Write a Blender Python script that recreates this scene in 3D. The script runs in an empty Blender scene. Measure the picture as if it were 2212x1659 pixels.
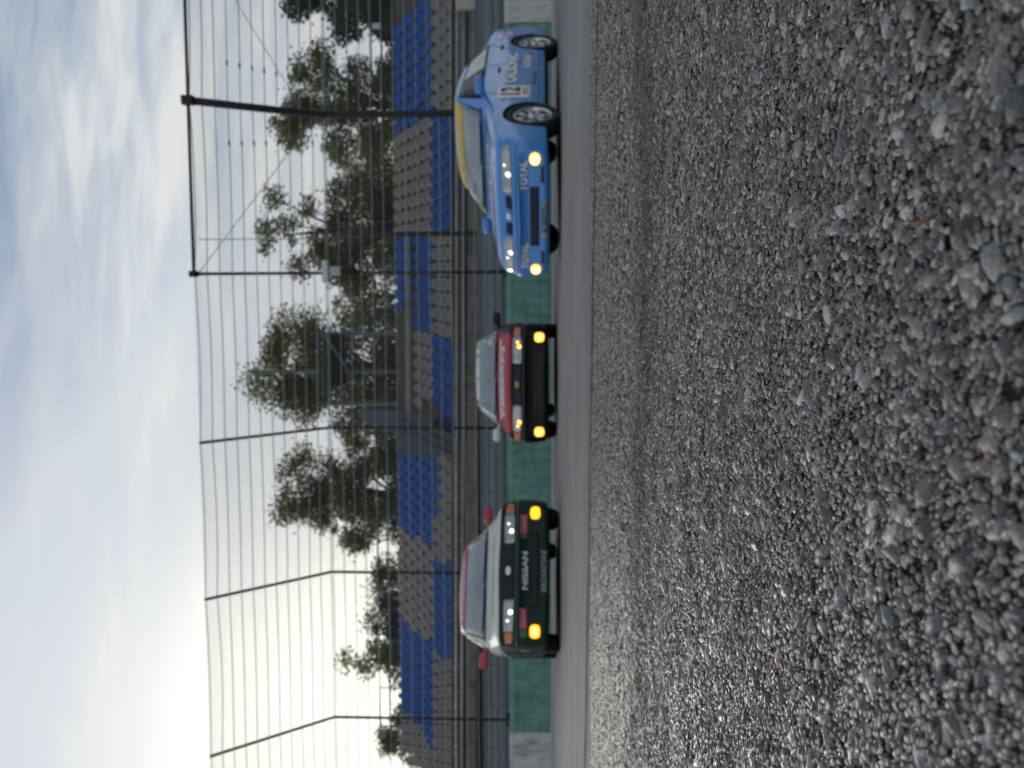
import bpy, bmesh, math, random
import numpy as np
from mathutils import Vector, Matrix
from mathutils.bvhtree import BVHTree

random.seed(7)
rng = np.random.default_rng(11)
R = math.radians
sc = bpy.context.scene
col = sc.collection

# ------------------------------------------------------------------ camera
# The photograph was taken with the phone turned on its side: world up points to the picture's left.
F_PX, CX, CY = 1662.0, 1106.0, 829.5        # focal length and centre of the photograph at 2212 px width
CAM_H, HORIZON = 0.18, 1176.0
PITCH = math.atan((HORIZON - CX) / F_PX)
cam_d = bpy.data.cameras.new('camera')
cam = bpy.data.objects.new('camera', cam_d)
col.objects.link(cam)
cam_d.sensor_fit = 'HORIZONTAL'
cam_d.sensor_width = 36.0
cam_d.lens = 36.0 * F_PX / 2212.0
cam_d.clip_start, cam_d.clip_end = 0.02, 4000.0
cam_d.dof.use_dof = True
cam_d.dof.focus_distance = 0.70
cam_d.dof.aperture_fstop = cam_d.lens / 3.0
UPV = Vector((0, -math.sin(PITCH), math.cos(PITCH)))
FWD = Vector((0, math.cos(PITCH), math.sin(PITCH)))
RGT = Vector((1, 0, 0))
m = Matrix((-UPV, RGT, -FWD)).transposed().to_4x4()
m.translation = Vector((0, 0, CAM_H))
cam.matrix_world = m
sc.camera = cam

# ------------------------------------------------------------------ sky, sun, exposure
SUN_AZ, SUN_EL = R(-23.5), R(12.0)          # azimuth from +Y towards +X
SUN_DIR = Vector((math.sin(SUN_AZ) * math.cos(SUN_EL), math.cos(SUN_AZ) * math.cos(SUN_EL), math.sin(SUN_EL)))
world = bpy.data.worlds.new('World')
sc.world = world
world.use_nodes = True


class NT:
    """small helper to write node trees"""
    def __init__(s, tree):
        s.t = tree
        s.n = tree.nodes
        s.l = tree.links

    def node(s, typ, **kw):
        n = s.n.new(typ)
        for k, v in kw.items():
            if k.startswith('i_'):
                n.inputs[k[2:].replace('_', ' ')].default_value = v
            else:
                setattr(n, k, v)
        return n

    def put(s, sock, v):
        if hasattr(v, 'default_value') or hasattr(v, 'is_output'):
            s.l.new(v, sock)
        else:
            sock.default_value = v

    def math(s, op, a, b=0.0, clamp=False):
        n = s.n.new('ShaderNodeMath')
        n.operation = op
        n.use_clamp = clamp
        s.put(n.inputs[0], a)
        s.put(n.inputs[1], b)
        return n.outputs[0]

    def vmath(s, op, a, b=None):
        n = s.n.new('ShaderNodeVectorMath')
        n.operation = op
        s.put(n.inputs[0], a)
        if b is not None:
            s.put(n.inputs[1], b)
        return n.outputs['Value'] if op in ('DOT_PRODUCT', 'LENGTH') else n.outputs[0]

    def mix(s, fac, a, b, blend='MIX'):
        n = s.n.new('ShaderNodeMix')
        n.data_type = 'RGBA'
        n.blend_type = blend
        s.put(n.inputs[0], fac)
        s.put(n.inputs[6], a)
        s.put(n.inputs[7], b)
        return n.outputs[2]

    def ramp(s, fac, stops, interp='LINEAR'):
        n = s.n.new('ShaderNodeValToRGB')
        cr = n.color_ramp
        cr.interpolation = interp
        while len(cr.elements) < len(stops):
            cr.elements.new(0.5)
        for e, (p, c) in zip(cr.elements, stops):
            e.position = p
            e.color = (c, c, c, 1) if isinstance(c, (int, float)) else (*c, 1)
        s.put(n.inputs[0], fac)
        return n.outputs[0]

    def noise(s, vec, scale, detail=4.0, rough=0.55, out='Fac'):
        n = s.n.new('ShaderNodeTexNoise')
        n.inputs['Scale'].default_value = scale
        n.inputs['Detail'].default_value = detail
        n.inputs['Roughness'].default_value = rough
        if vec is not None:
            s.l.new(vec, n.inputs['Vector'])
        return n.outputs[out]


w = NT(world.node_tree)
w.n.clear()
geo = w.node('ShaderNodeTexCoord').outputs['Generated']
sky = w.node('ShaderNodeTexSky', sky_type='NISHITA')
sky.sun_disc = False
sky.sun_elevation = SUN_EL
sky.sun_rotation = SUN_AZ
sky.air_density, sky.dust_density, sky.ozone_density = 1.0, 1.6, 1.0
dirn = w.vmath('NORMALIZE', geo)
sep = w.node('ShaderNodeSeparateXYZ')
w.l.new(dirn, sep.inputs[0])
dz = w.math('MAXIMUM', sep.outputs['Z'], 0.0)
den = w.math('ADD', dz, 0.16)
px = w.math('DIVIDE', sep.outputs['X'], den)
py = w.math('DIVIDE', sep.outputs['Y'], den)
comb = w.node('ShaderNodeCombineXYZ')
w.l.new(px, comb.inputs['X'])
w.l.new(py, comb.inputs['Y'])
mp = w.node('ShaderNodeMapping')
w.l.new(comb.outputs[0], mp.inputs['Vector'])
mp.inputs['Rotation'].default_value = (0, 0, R(32))
mp.inputs['Scale'].default_value = (0.62, 2.3, 1.0)
warp = w.noise(mp.outputs[0], 1.6, 3.0, 0.5, 'Color')
wv = w.vmath('ADD', mp.outputs[0], w.vmath('SCALE', w.vmath('SUBTRACT', warp, (0.5, 0.5, 0.5))))
for nd in w.n:
    if nd.type == 'VECT_MATH' and nd.operation == 'SCALE':
        nd.inputs['Scale'].default_value = 0.55
c1 = w.noise(wv, 0.85, 5.0, 0.56)
c2 = w.noise(wv, 3.4, 3.0, 0.6)
cl = w.math('ADD', w.math('MULTIPLY', c1, 0.8), w.math('MULTIPLY', c2, 0.2))
cov = w.ramp(cl, [(0.42, 0.05), (0.52, 0.45), (0.64, 1.0)], 'EASE')
lowveil = w.ramp(sep.outputs['Z'], [(0.0, 1.0), (0.26, 0.72), (0.52, 0.0)])        # cloud layers close up towards the horizon
cov = w.math('ADD', w.math('MULTIPLY', cov, w.math('SUBTRACT', 1.0, lowveil)), w.math('MULTIPLY', lowveil, w.math('ADD', 0.70, w.math('MULTIPLY', cov, 0.3))), True)
sundot = w.math('MAXIMUM', w.vmath('DOT_PRODUCT', dirn, tuple(SUN_DIR)), 0.0)
g1 = w.math('POWER', sundot, 46.0)
g2 = w.math('POWER', sundot, 6.0)
skyc = w.vmath('MINIMUM', w.vmath('MULTIPLY', sky.outputs[0], (0.095, 0.098, 0.102)), (0.40, 0.43, 0.47))
cloud = w.mix(w.ramp(w.math('ADD', w.math('MULTIPLY', c2, 0.5), w.math('MULTIPLY', c1, 0.5)), [(0.38, 0.0), (0.62, 1.0)]), (0.37, 0.395, 0.425, 1), (0.49, 0.495, 0.49, 1))
base = w.mix(w.math('MULTIPLY', cov, 0.90), skyc, cloud)
gl = w.mix(1.0, w.mix(g2, (0, 0, 0, 1), (0.012, 0.012, 0.011, 1)), w.mix(g1, (0, 0, 0, 1), (0.64, 0.575, 0.40, 1)), 'ADD')
tot = w.mix(1.0, base, gl, 'ADD')
bg = w.node('ShaderNodeBackground')
w.l.new(tot, bg.inputs['Color'])
bg.inputs['Strength'].default_value = 1.0
world.cycles.sampling_method = 'MANUAL'
world.cycles.sample_map_resolution = 512
wo = w.node('ShaderNodeOutputWorld')
w.l.new(bg.outputs[0], wo.inputs['Surface'])

sun_d = bpy.data.lights.new('sun', 'SUN')
sun_d.energy = 0.8
sun_d.angle = R(14)
sun_d.color = (1.0, 0.93, 0.82)
sun = bpy.data.objects.new('sun', sun_d)
sun.rotation_euler = SUN_DIR.to_track_quat('Z', 'Y').to_euler()
sun.location = (-20, 40, 20)
col.objects.link(sun)

vs = sc.view_settings
vs.view_transform = 'Standard'
vs.look = 'None'
vs.exposure = 0.68
vs.gamma = 1.0
vs.use_curve_mapping = False
sc.cycles.use_denoising = True
sc.cycles.max_bounces = 5
sc.cycles.diffuse_bounces = 2
sc.cycles.glossy_bounces = 3
sc.cycles.transmission_bounces = 3
sc.cycles.transparent_max_bounces = 6


# ------------------------------------------------------------------ photo geometry helpers
def ray(dx, dy):
    return RGT * (CY - dy) + UPV * (CX - dx) + FWD * F_PX


def at_depth(dx, dy, Y):
    d = ray(dx, dy)
    return Vector((0, 0, CAM_H)) + d * (Y / d.y)


PHI = math.atan(0.146)                       # the wall, fence and stand recede by this angle
Y0 = 18.5
EX = Vector((math.cos(PHI), -math.sin(PHI), 0))
EY = Vector((math.sin(PHI), math.cos(PHI), 0))


def on_plane(dx, dy, d):
    """point of the photograph on the vertical plane d metres behind the wall face -> (s, z) in the wall's frame"""
    r = ray(dx, dy)
    o = Vector((0, Y0, 0)) + EY * d
    t = (o - Vector((0, 0, CAM_H))).dot(EY) / r.dot(EY)
    p = Vector((0, 0, CAM_H)) + r * t
    return (p - o).dot(EX), p.z


def project(s, d, z):
    p = Vector((0, Y0, 0)) + EX * s + EY * d + Vector((0, 0, z - CAM_H))
    k = F_PX / p.dot(FWD)
    return CX - p.dot(UPV) * k, CY - p.dot(RGT) * k


def S(dy, d=0.0):
    return on_plane(HORIZON, dy, d)[0]


def Zp(dx, dy, d):
    return on_plane(dx, dy, d)[1]


# ------------------------------------------------------------------ object helpers
def tag(o, label=None, cat=None, group=None, kind=None):
    if label:
        o['label'] = label
    if cat:
        o['category'] = cat
    if group:
        o['group'] = group
    if kind:
        o['kind'] = kind
    return o


def empty(name, loc=(0, 0, 0), rz=0.0, parent=None):
    o = bpy.data.objects.new(name, None)
    o.location = loc
    o.rotation_euler = (0, 0, rz)
    o.empty_display_size = 0.2
    o.parent = parent
    col.objects.link(o)
    return o


def wall_frame(name):
    return empty(name, (0, Y0, 0), -PHI)


class MB:
    def __init__(s):
        s.v, s.f, s.mi = [], [], []

    def add(s, verts, faces, mi=0):
        b = len(s.v)
        s.v += [tuple(p) for p in verts]
        s.f += [tuple(b + i for i in f) for f in faces]
        s.mi += [mi] * len(faces)
        return s

    def box(s, c, d, mi=0, rz=0.0, rx=0.0):
        hx, hy, hz = d[0] / 2, d[1] / 2, d[2] / 2
        M = Matrix.Rotation(rz, 3, 'Z') @ Matrix.Rotation(rx, 3, 'X')
        vs_ = [Vector(c) + M @ Vector((x * hx, y * hy, z * hz)) for z in (-1, 1) for y in (-1, 1) for x in (-1, 1)]
        return s.add(vs_, [(0, 2, 3, 1), (4, 5, 7, 6), (0, 1, 5, 4), (2, 6, 7, 3), (0, 4, 6, 2), (1, 3, 7, 5)], mi)

    def bbox(s, c, d, b, mi=0):
        """box with bevelled edges"""
        hx, hy, hz = d[0] / 2, d[1] / 2, d[2] / 2
        bm = bmesh.new()
        bmesh.ops.create_cube(bm, size=1.0)
        for v in bm.verts:
            v.co = Vector((v.co.x * 2 * hx, v.co.y * 2 * hy, v.co.z * 2 * hz)) + Vector(c)
        bmesh.ops.bevel(bm, geom=bm.edges[:], offset=b, segments=2, affect='EDGES', profile=0.6)
        bm.verts.index_update()
        s.add([v.co for v in bm.verts], [[v.index for v in f.verts] for f in bm.faces], mi)
        bm.free()
        return s

    def tube(s, pts, r, n=8, mi=0, caps=True):
        pts = [Vector(p) for p in pts]
        rs = r if isinstance(r, (list, tuple)) else [r] * len(pts)
        vs_, fs = [], []
        t0 = (pts[1] - pts[0]).normalized()
        up = Vector((0, 0, 1)) if abs(t0.z) < 0.9 else Vector((0, 1, 0))
        for i, p in enumerate(pts):
            a = pts[max(i - 1, 0)]
            b = pts[min(i + 1, len(pts) - 1)]
            t = (b - a).normalized()
            x = t.cross(up)
            if x.length < 1e-4:
                x = t.cross(Vector((1, 0, 0)))
            x.normalize()
            y = x.cross(t)
            for k in range(n):
                an = 2 * math.pi * k / n
                vs_.append(p + (x * math.cos(an) + y * math.sin(an)) * rs[i])
        for i in range(len(pts) - 1):
            for k in range(n):
                a = i * n + k
                b = i * n + (k + 1) % n
                fs.append((a, b, b + n, a + n))
        if caps:
            fs.append(tuple(range(n))[::-1])
            fs.append(tuple((len(pts) - 1) * n + k for k in range(n)))
        return s.add(vs_, fs, mi)

    def lathe(s, prof, n, mi=0, axis='X', c=(0, 0, 0)):
        """profile of (along, radius), closed round the axis"""
        vs_, fs = [], []
        for a, r in prof:
            for k in range(n):
                an = 2 * math.pi * k / n
                q = (a, r * math.cos(an), r * math.sin(an)) if axis == 'X' else ((r * math.cos(an), a, r * math.sin(an)) if axis == 'Y' else (r * math.cos(an), r * math.sin(an), a))
                vs_.append(Vector(q) + Vector(c))
        for i in range(len(prof) - 1):
            for k in range(n):
                a = i * n + k
                b = i * n + (k + 1) % n
                fs.append((a, b, b + n, a + n))
        return s.add(vs_, fs, mi)

    def prism(s, poly, y0, y1, mi=0):
        """polygon in (x, z) extruded along y"""
        n = len(poly)
        vs_ = [(x, y0, z) for x, z in poly] + [(x, y1, z) for x, z in poly]
        fs = [tuple(range(n)), tuple(range(2 * n - 1, n - 1, -1))]
        fs += [(i, i + n, (i + 1) % n + n, (i + 1) % n) for i in range(n)]
        return s.add(vs_, fs, mi)

    def mesh(s, name, mats, smooth=False):
        me = bpy.data.meshes.new(name)
        me.from_pydata(s.v, [], s.f)
        for mt in (mats if isinstance(mats, (list, tuple)) else [mats]):
            me.materials.append(mt)
        me.polygons.foreach_set('material_index', s.mi)
        if smooth:
            me.polygons.foreach_set('use_smooth', [True] * len(me.polygons))
        me.update()
        bm = bmesh.new()
        bm.from_mesh(me)
        bmesh.ops.recalc_face_normals(bm, faces=bm.faces[:])
        bm.to_mesh(me)
        bm.free()
        return me

    def build(s, name, mats, parent=None, smooth=False, loc=None):
        o = bpy.data.objects.new(name, s.mesh(name, mats, smooth))
        o.parent = parent
        if loc is not None:
            o.location = loc
        col.objects.link(o)
        return o


def raw_mesh(name, verts, faces, mat, colors=None, smooth=False):
    """fast mesh from numpy arrays; colors is one RGB per vertex"""
    me = bpy.data.meshes.new(name)
    nv, nf, k = len(verts), len(faces), faces.shape[1]
    me.vertices.add(nv)
    me.vertices.foreach_set('co', verts.astype(np.float32).ravel())
    me.loops.add(nf * k)
    me.loops.foreach_set('vertex_index', faces.astype(np.int32).ravel())
    me.polygons.add(nf)
    me.polygons.foreach_set('loop_start', (np.arange(nf) * k).astype(np.int32))
    me.polygons.foreach_set('loop_total', np.full(nf, k, dtype=np.int32))
    if smooth:
        me.polygons.foreach_set('use_smooth', np.ones(nf, dtype=bool))
    me.update(calc_edges=True)
    if colors is not None:
        at = me.attributes.new('tone', 'FLOAT_COLOR', 'POINT')
        at.data.foreach_set('color', np.hstack([colors, np.ones((nv, 1))]).astype(np.float32).ravel())
    me.materials.append(mat)
    return me


def dup(o, parent, loc=None, rot=None):
    c = o.copy()
    c.parent = parent
    if loc is not None:
        c.location = loc
    if rot is not None:
        c.rotation_euler = rot
    col.objects.link(c)
    for k in ('label', 'category'):
        if k in c:
            del c[k]
    return c


# ------------------------------------------------------------------ materials
MATS = {}


def mat(name, colr, rough=0.6, metal=0.0, var=0.12, vscale=6.0, bump=0.0, bscale=40.0, spec=0.5, coat=0.0, emit=None, estr=0.0, streak=None):
    if name in MATS:
        return MATS[name]
    mt = bpy.data.materials.new(name)
    mt.use_nodes = True
    t = NT(mt.node_tree)
    p = t.n['Principled BSDF']
    tc = t.node('ShaderNodeTexCoord').outputs['Object']
    if streak:
        mpn = t.node('ShaderNodeMapping')
        t.l.new(tc, mpn.inputs['Vector'])
        mpn.inputs['Scale'].default_value = streak
        nv = mpn.outputs[0]
    else:
        nv = tc
    if var > 0:
        n = t.noise(nv, vscale, 5.0, 0.6)
        dark = tuple(c * (1 - var) for c in colr) + (1,)
        light = tuple(min(c * (1 + var), 1) for c in colr) + (1,)
        c = t.mix(t.ramp(n, [(0.3, 0.0), (0.7, 1.0)]), dark, light)
        t.l.new(c, p.inputs['Base Color'])
        t.l.new(t.math('ADD', rough - 0.06, t.math('MULTIPLY', n, 0.12)), p.inputs['Roughness'])
    else:
        p.inputs['Base Color'].default_value = (*colr, 1)
        p.inputs['Roughness'].default_value = rough
    p.inputs['Metallic'].default_value = metal
    p.inputs['Specular IOR Level'].default_value = spec
    p.inputs['Coat Weight'].default_value = coat
    p.inputs['Specular IOR Level'].default_value = spec
    p.inputs['Coat Roughness'].default_value = 0.06
    if bump > 0:
        b = t.node('ShaderNodeBump')
        b.inputs['Strength'].default_value = bump
        b.inputs['Distance'].default_value = 0.01
        t.l.new(t.noise(tc, bscale, 4.0, 0.6), b.inputs['Height'])
        t.l.new(b.outputs[0], p.inputs['Normal'])
    if emit:
        p.inputs['Emission Color'].default_value = (*emit, 1)
        p.inputs['Emission Strength'].default_value = estr
    MATS[name] = mt
    return mt


def stone_mat(name, from_attr):
    mt = bpy.data.materials.new(name)
    mt.use_nodes = True
    t = NT(mt.node_tree)
    p = t.n['Principled BSDF']
    tc = t.node('ShaderNodeTexCoord').outputs['Object']
    gp = t.node('ShaderNodeNewGeometry').outputs['Position']
    if from_attr:
        a = t.node('ShaderNodeAttribute', attribute_name='tone').outputs['Color']
    else:
        rnd = t.node('ShaderNodeObjectInfo').outputs['Random']
        a = t.ramp(rnd, [(0.0, (0.085, 0.086, 0.089)), (0.30, (0.145, 0.146, 0.148)), (0.60, (0.205, 0.206, 0.205)), (0.80, (0.28, 0.28, 0.272)),
                         (0.88, (0.175, 0.20, 0.215)), (0.94, (0.50, 0.49, 0.46)), (1.0, (0.30, 0.245, 0.20))])
    n = t.noise(gp, 1100.0, 2.0, 0.65)
    n2 = t.noise(gp, 260.0, 2.0, 0.6)
    f = t.math('MULTIPLY', t.ramp(n, [(0.25, 0.55), (0.75, 1.35)]), t.ramp(n2, [(0.25, 0.62), (0.75, 1.3)]))
    c = t.mix(1.0, a, f, 'MULTIPLY')
    t.l.new(c, p.inputs['Base Color'])
    t.l.new(t.ramp(n2, [(0.2, 0.22), (0.8, 0.52)]), p.inputs['Roughness'])
    b = t.node('ShaderNodeBump')
    b.inputs['Strength'].default_value = 0.7
    b.inputs['Distance'].default_value = 0.0012
    t.l.new(t.math('ADD', t.math('MULTIPLY', n, 0.5), n2), b.inputs['Height'])
    t.l.new(b.outputs[0], p.inputs['Normal'])
    return mt


def asphalt_mat():
    mt = bpy.data.materials.new('asphalt')
    mt.use_nodes = True
    t = NT(mt.node_tree)
    p = t.n['Principled BSDF']
    gp = t.node('ShaderNodeNewGeometry').outputs['Position']
    vor = t.node('ShaderNodeTexVoronoi', feature='F1')
    vor.inputs['Scale'].default_value = 105.0
    vor.inputs['Randomness'].default_value = 1.0
    t.l.new(gp, vor.inputs['Vector'])
    cell = t.node('ShaderNodeSeparateColor')
    t.l.new(vor.outputs['Color'], cell.inputs[0])
    stone = t.ramp(cell.outputs[0], [(0.0, (0.08, 0.08, 0.08)), (0.45, (0.20, 0.20, 0.197)), (0.8, (0.33, 0.33, 0.32)), (1.0, (0.5, 0.49, 0.47))])
    edge = t.ramp(vor.outputs['Distance'], [(0.25, 1.0), (0.62, 0.35)])
    fine = t.ramp(t.noise(gp, 420.0, 3.0, 0.6), [(0.3, 0.7), (0.7, 1.25)])
    big = t.ramp(t.noise(gp, 1.3, 5.0, 0.6), [(0.3, 0.84), (0.7, 1.14)])
    sepp = t.node('ShaderNodeSeparateXYZ')
    t.l.new(gp, sepp.inputs[0])
    # a darker band crosses the surface about a metre and a half ahead
    band_y = t.math('ADD', sepp.outputs['Y'], t.math('MULTIPLY', t.noise(gp, 2.3, 3.0, 0.5), 0.35))
    band_f = t.ramp(t.math('MULTIPLY', band_y, 0.25), [(0.335, 1.0), (0.372, 0.55), (0.40, 0.55), (0.45, 1.0)], 'EASE')
    c = t.mix(1.0, stone, edge, 'MULTIPLY')
    c = t.mix(1.0, c, fine, 'MULTIPLY')
    c = t.mix(1.0, c, big, 'MULTIPLY')
    c = t.mix(1.0, c, band_f, 'MULTIPLY')
    # past the seam the surface course is finer and paler
    farf = t.ramp(t.math('MULTIPLY', sepp.outputs['Y'], 0.1), [(0.24, 0.0), (0.36, 1.0)])
    plain = t.mix(t.ramp(t.noise(gp, 75.0, 4.0, 0.75), [(0.35, 0.0), (0.65, 1.0)]), (0.225, 0.212, 0.198, 1), (0.32, 0.303, 0.285, 1))
    mpn = t.node('ShaderNodeMapping')
    t.l.new(gp, mpn.inputs['Vector'])
    mpn.inputs['Rotation'].default_value = (0, 0, R(8))
    mpn.inputs['Scale'].default_value = (0.10, 1.9, 1.0)
    skid = t.ramp(t.noise(mpn.outputs[0], 1.0, 5.0, 0.65), [(0.46, 1.0), (0.64, 0.82)])      # rubber lines along the track
    plain = t.mix(1.0, plain, skid, 'MULTIPLY')
    c = t.mix(farf, c, t.mix(1.0, plain, big, 'MULTIPLY'))
    t.l.new(c, p.inputs['Base Color'])
    p.inputs['Roughness'].default_value = 0.72
    p.inputs['Specular IOR Level'].default_value = 0.25
    b = t.node('ShaderNodeBump')
    b.inputs['Strength'].default_value = 0.75
    b.inputs['Distance'].default_value = 0.004
    h = t.math('ADD', t.math('MULTIPLY', t.ramp(vor.outputs['Distance'], [(0.0, 1.0), (0.7, 0.0)]), 1.0), t.math('MULTIPLY', t.noise(gp, 300.0, 3.0, 0.6), 0.5))
    t.l.new(h, b.inputs['Height'])
    t.l.new(b.outputs[0], p.inputs['Normal'])
    return mt


def livery(name, rules, base, rough=0.32, coat=0.8, spec=0.5):
    """paint split into panels of colour by place on the car: rules = [(colour, [(axis, op, value), ...])]"""
    mt = bpy.data.materials.new(name)
    mt.use_nodes = True
    t = NT(mt.node_tree)
    p = t.n['Principled BSDF']
    tc = t.node('ShaderNodeTexCoord').outputs['Object']
    sx = t.node('ShaderNodeSeparateXYZ')
    t.l.new(tc, sx.inputs[0])
    ch = {'x': t.math('ABSOLUTE', sx.outputs['X']), 'y': sx.outputs['Y'], 'z': sx.outputs['Z']}
    c = (*base, 1)
    for colr, conds in rules:
        f = None
        for a, op, v in conds:
            q = t.math('GREATER_THAN' if op == '>' else 'LESS_THAN', ch[a], v)
            f = q if f is None else t.math('MULTIPLY', f, q)
        c = t.mix(f, c, (*colr, 1))
    dirt = t.ramp(t.noise(tc, 7.0, 5.0, 0.65), [(0.3, 0.86), (0.7, 1.05)])
    c = t.mix(1.0, c, dirt, 'MULTIPLY')
    t.l.new(c, p.inputs['Base Color'])
    p.inputs['Roughness'].default_value = rough
    p.inputs['Coat Weight'].default_value = coat
    p.inputs['Specular IOR Level'].default_value = spec
    p.inputs['Coat Roughness'].default_value = 0.12
    return mt


def leaf_mat(name, a, b):
    mt = bpy.data.materials.new(name)
    mt.use_nodes = True
    t = NT(mt.node_tree)
    p = t.n['Principled BSDF']
    att = t.node('ShaderNodeAttribute', attribute_name='tone').outputs['Color']
    c = t.mix(att, (*a, 1), (*b, 1))
    t.l.new(c, p.inputs['Base Color'])
    p.inputs['Roughness'].default_value = 0.55
    tr = t.node('ShaderNodeBsdfTranslucent')
    t.l.new(t.mix(1.0, c, (1.3, 1.5, 0.6, 1), 'MULTIPLY'), tr.inputs['Color'])
    mx = t.node('ShaderNodeMixShader')
    mx.inputs[0].default_value = 0.42
    t.l.new(p.outputs[0], mx.inputs[1])
    t.l.new(tr.outputs[0], mx.inputs[2])
    t.l.new(mx.outputs[0], t.n['Material Output'].inputs['Surface'])
    return mt


M_ASPH = asphalt_mat()
M_STONE_OBJ = stone_mat('stone_loose', False)
M_STONE = stone_mat('stone_chips', True)
M_BED = mat('bitumen_bed', (0.025, 0.025, 0.025), 0.7, spec=0.3, var=0.6, vscale=520, bump=0.9, bscale=800)
M_SEAM = mat('bitumen_seam', (0.02, 0.02, 0.021), 0.95, spec=0.05, var=0.3, vscale=30, bump=0.4, bscale=200)
M_CONC = mat('concrete', (0.42, 0.415, 0.40), 0.8, var=0.25, vscale=2.5, bump=0.5, bscale=30)
M_WHITEWALL = mat('weathered_white_concrete', (0.50, 0.50, 0.47), 0.8, var=0.30, vscale=3.0, bump=0.4, bscale=25, streak=(4, 4, 1))
M_GREENWALL = mat('green_wall_paint', (0.12, 0.265, 0.205), 0.62, var=0.32, vscale=2.2, bump=0.3, bscale=25, streak=(3, 3, 0.8))
M_GREENEDGE = mat('green_wall_edge', (0.13, 0.36, 0.25), 0.6, var=0.15)
M_STEEL = mat('dark_galvanised_steel', (0.030, 0.033, 0.034), 0.6, 0.0, var=0.25, vscale=4, spec=0.3)
M_CABLE = mat('steel_cable', (0.36, 0.38, 0.35), 0.55, 0.0, var=0.2, vscale=20)
M_WIRE = mat('chain_wire', (0.13, 0.135, 0.13), 0.5, 0.4, var=0.1)
M_SLATE = mat('slate_panel', (0.38, 0.45, 0.52), 0.6, 0.0, var=0.18, vscale=1.5, streak=(6, 6, 1))
M_SLATED = mat('slate_rail', (0.20, 0.24, 0.285), 0.5, 0.2, var=0.15)
M_STEP = mat('stand_concrete', (0.105, 0.096, 0.088), 0.85, var=0.3, vscale=1.5, bump=0.4, bscale=20, streak=(1, 1, 4))
M_FASCIA = mat('fascia_concrete', (0.20, 0.175, 0.15), 0.85, var=0.35, vscale=1.2, bump=0.3, bscale=12, streak=(1.5, 1, 5))
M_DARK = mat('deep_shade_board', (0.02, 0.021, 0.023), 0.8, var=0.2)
M_SBLUE = mat('seat_blue', (0.015, 0.105, 0.38), 0.58, spec=0.3, var=0.18, vscale=3)
M_SGREY = mat('seat_grey', (0.29, 0.248, 0.225), 0.58, spec=0.3, var=0.18, vscale=3)
M_PIPE = mat('galvanised_pipe', (0.34, 0.34, 0.335), 0.42, 0.5, var=0.25, vscale=3)
M_STAIRP = mat('stair_side_panel', (0.085, 0.105, 0.125), 0.5, 0.15, var=0.15, vscale=3)
M_SCREEN = mat('screen_back', (0.006, 0.007, 0.009), 0.8, var=0.2, spec=0.15)
M_GANTRY = mat('gantry_steel', (0.09, 0.10, 0.11), 0.5, 0.3, var=0.2)
M_BARK = mat('bark', (0.045, 0.038, 0.030), 0.9, var=0.4, vscale=8, bump=0.8, bscale=12)
M_GRASS = mat('far_ground', (0.045, 0.060, 0.025), 0.95, var=0.4, vscale=0.6)
M_LEAF1 = leaf_mat('broad_leaf', (0.065, 0.078, 0.026), (0.20, 0.21, 0.075))
M_LEAF2 = leaf_mat('conifer_leaf', (0.012, 0.022, 0.012), (0.040, 0.055, 0.028))
M_LEAF3 = leaf_mat('fresh_leaf', (0.030, 0.060, 0.016), (0.085, 0.130, 0.036))


def scuff(mt, scale, lo, ramp=(0.52, 0.66)):
    """worn streaks and rubber marks multiplied over a material's colour"""
    t = NT(mt.node_tree)
    p_ = t.n['Principled BSDF']
    src = p_.inputs['Base Color'].links[0].from_socket
    mpn = t.node('ShaderNodeMapping')
    t.l.new(t.node('ShaderNodeTexCoord').outputs['Object'], mpn.inputs['Vector'])
    mpn.inputs['Scale'].default_value = scale
    n_ = t.noise(mpn.outputs[0], 1.0, 5.0, 0.62)
    t.l.new(t.mix(1.0, src, t.ramp(n_, [(ramp[0], 1.0), (ramp[1], lo)]), 'MULTIPLY'), p_.inputs['Base Color'])


scuff(M_GREENWALL, (0.8, 1, 9), 0.62)
scuff(M_GREENWALL, (7, 7, 0.6), 0.74)
scuff(M_WHITEWALL, (6, 6, 0.8), 0.55)
scuff(M_SLATE, (3, 3, 0.7), 0.75)
scuff(M_FASCIA, (2.5, 2, 0.6), 0.55)
M_PALE = mat('pale_housing', (0.70, 0.71, 0.70), 0.5, var=0.12)
M_TEAL = mat('teal_sign', (0.10, 0.24, 0.23), 0.5, var=0.15)

# ------------------------------------------------------------------ ground
g = MB()
xs = np.concatenate([[-900, -200, -60], np.linspace(-26, 26, 27), [60, 200, 900]])
ys = np.concatenate([[-300, -60, -10, -2], np.linspace(0, 17.5, 36), [40, 120, 400, 1800]])
vv = [(x, y, -0.004) for y in ys for x in xs]
nx = len(xs)
ff = [(j * nx + i, j * nx + i + 1, (j + 1) * nx + i + 1, (j + 1) * nx + i) for j in range(len(ys) - 1) for i in range(nx - 1)]
ground = g.add(vv, ff).build('asphalt', M_ASPH)
tag(ground, 'grey race track asphalt stretching from the lens to the wall', 'asphalt', kind='structure')

# grass and earth behind the stand, above the asphalt sheet
go = MB().add([(-900, 42, 0.05), (900, 42, 0.05), (900, 1800, 0.05), (-900, 1800, 0.05)], [(0, 1, 2, 3)]).build('terrain', M_GRASS)
tag(go, 'dark earth and grass far behind the grandstand', 'terrain', kind='structure')

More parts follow.
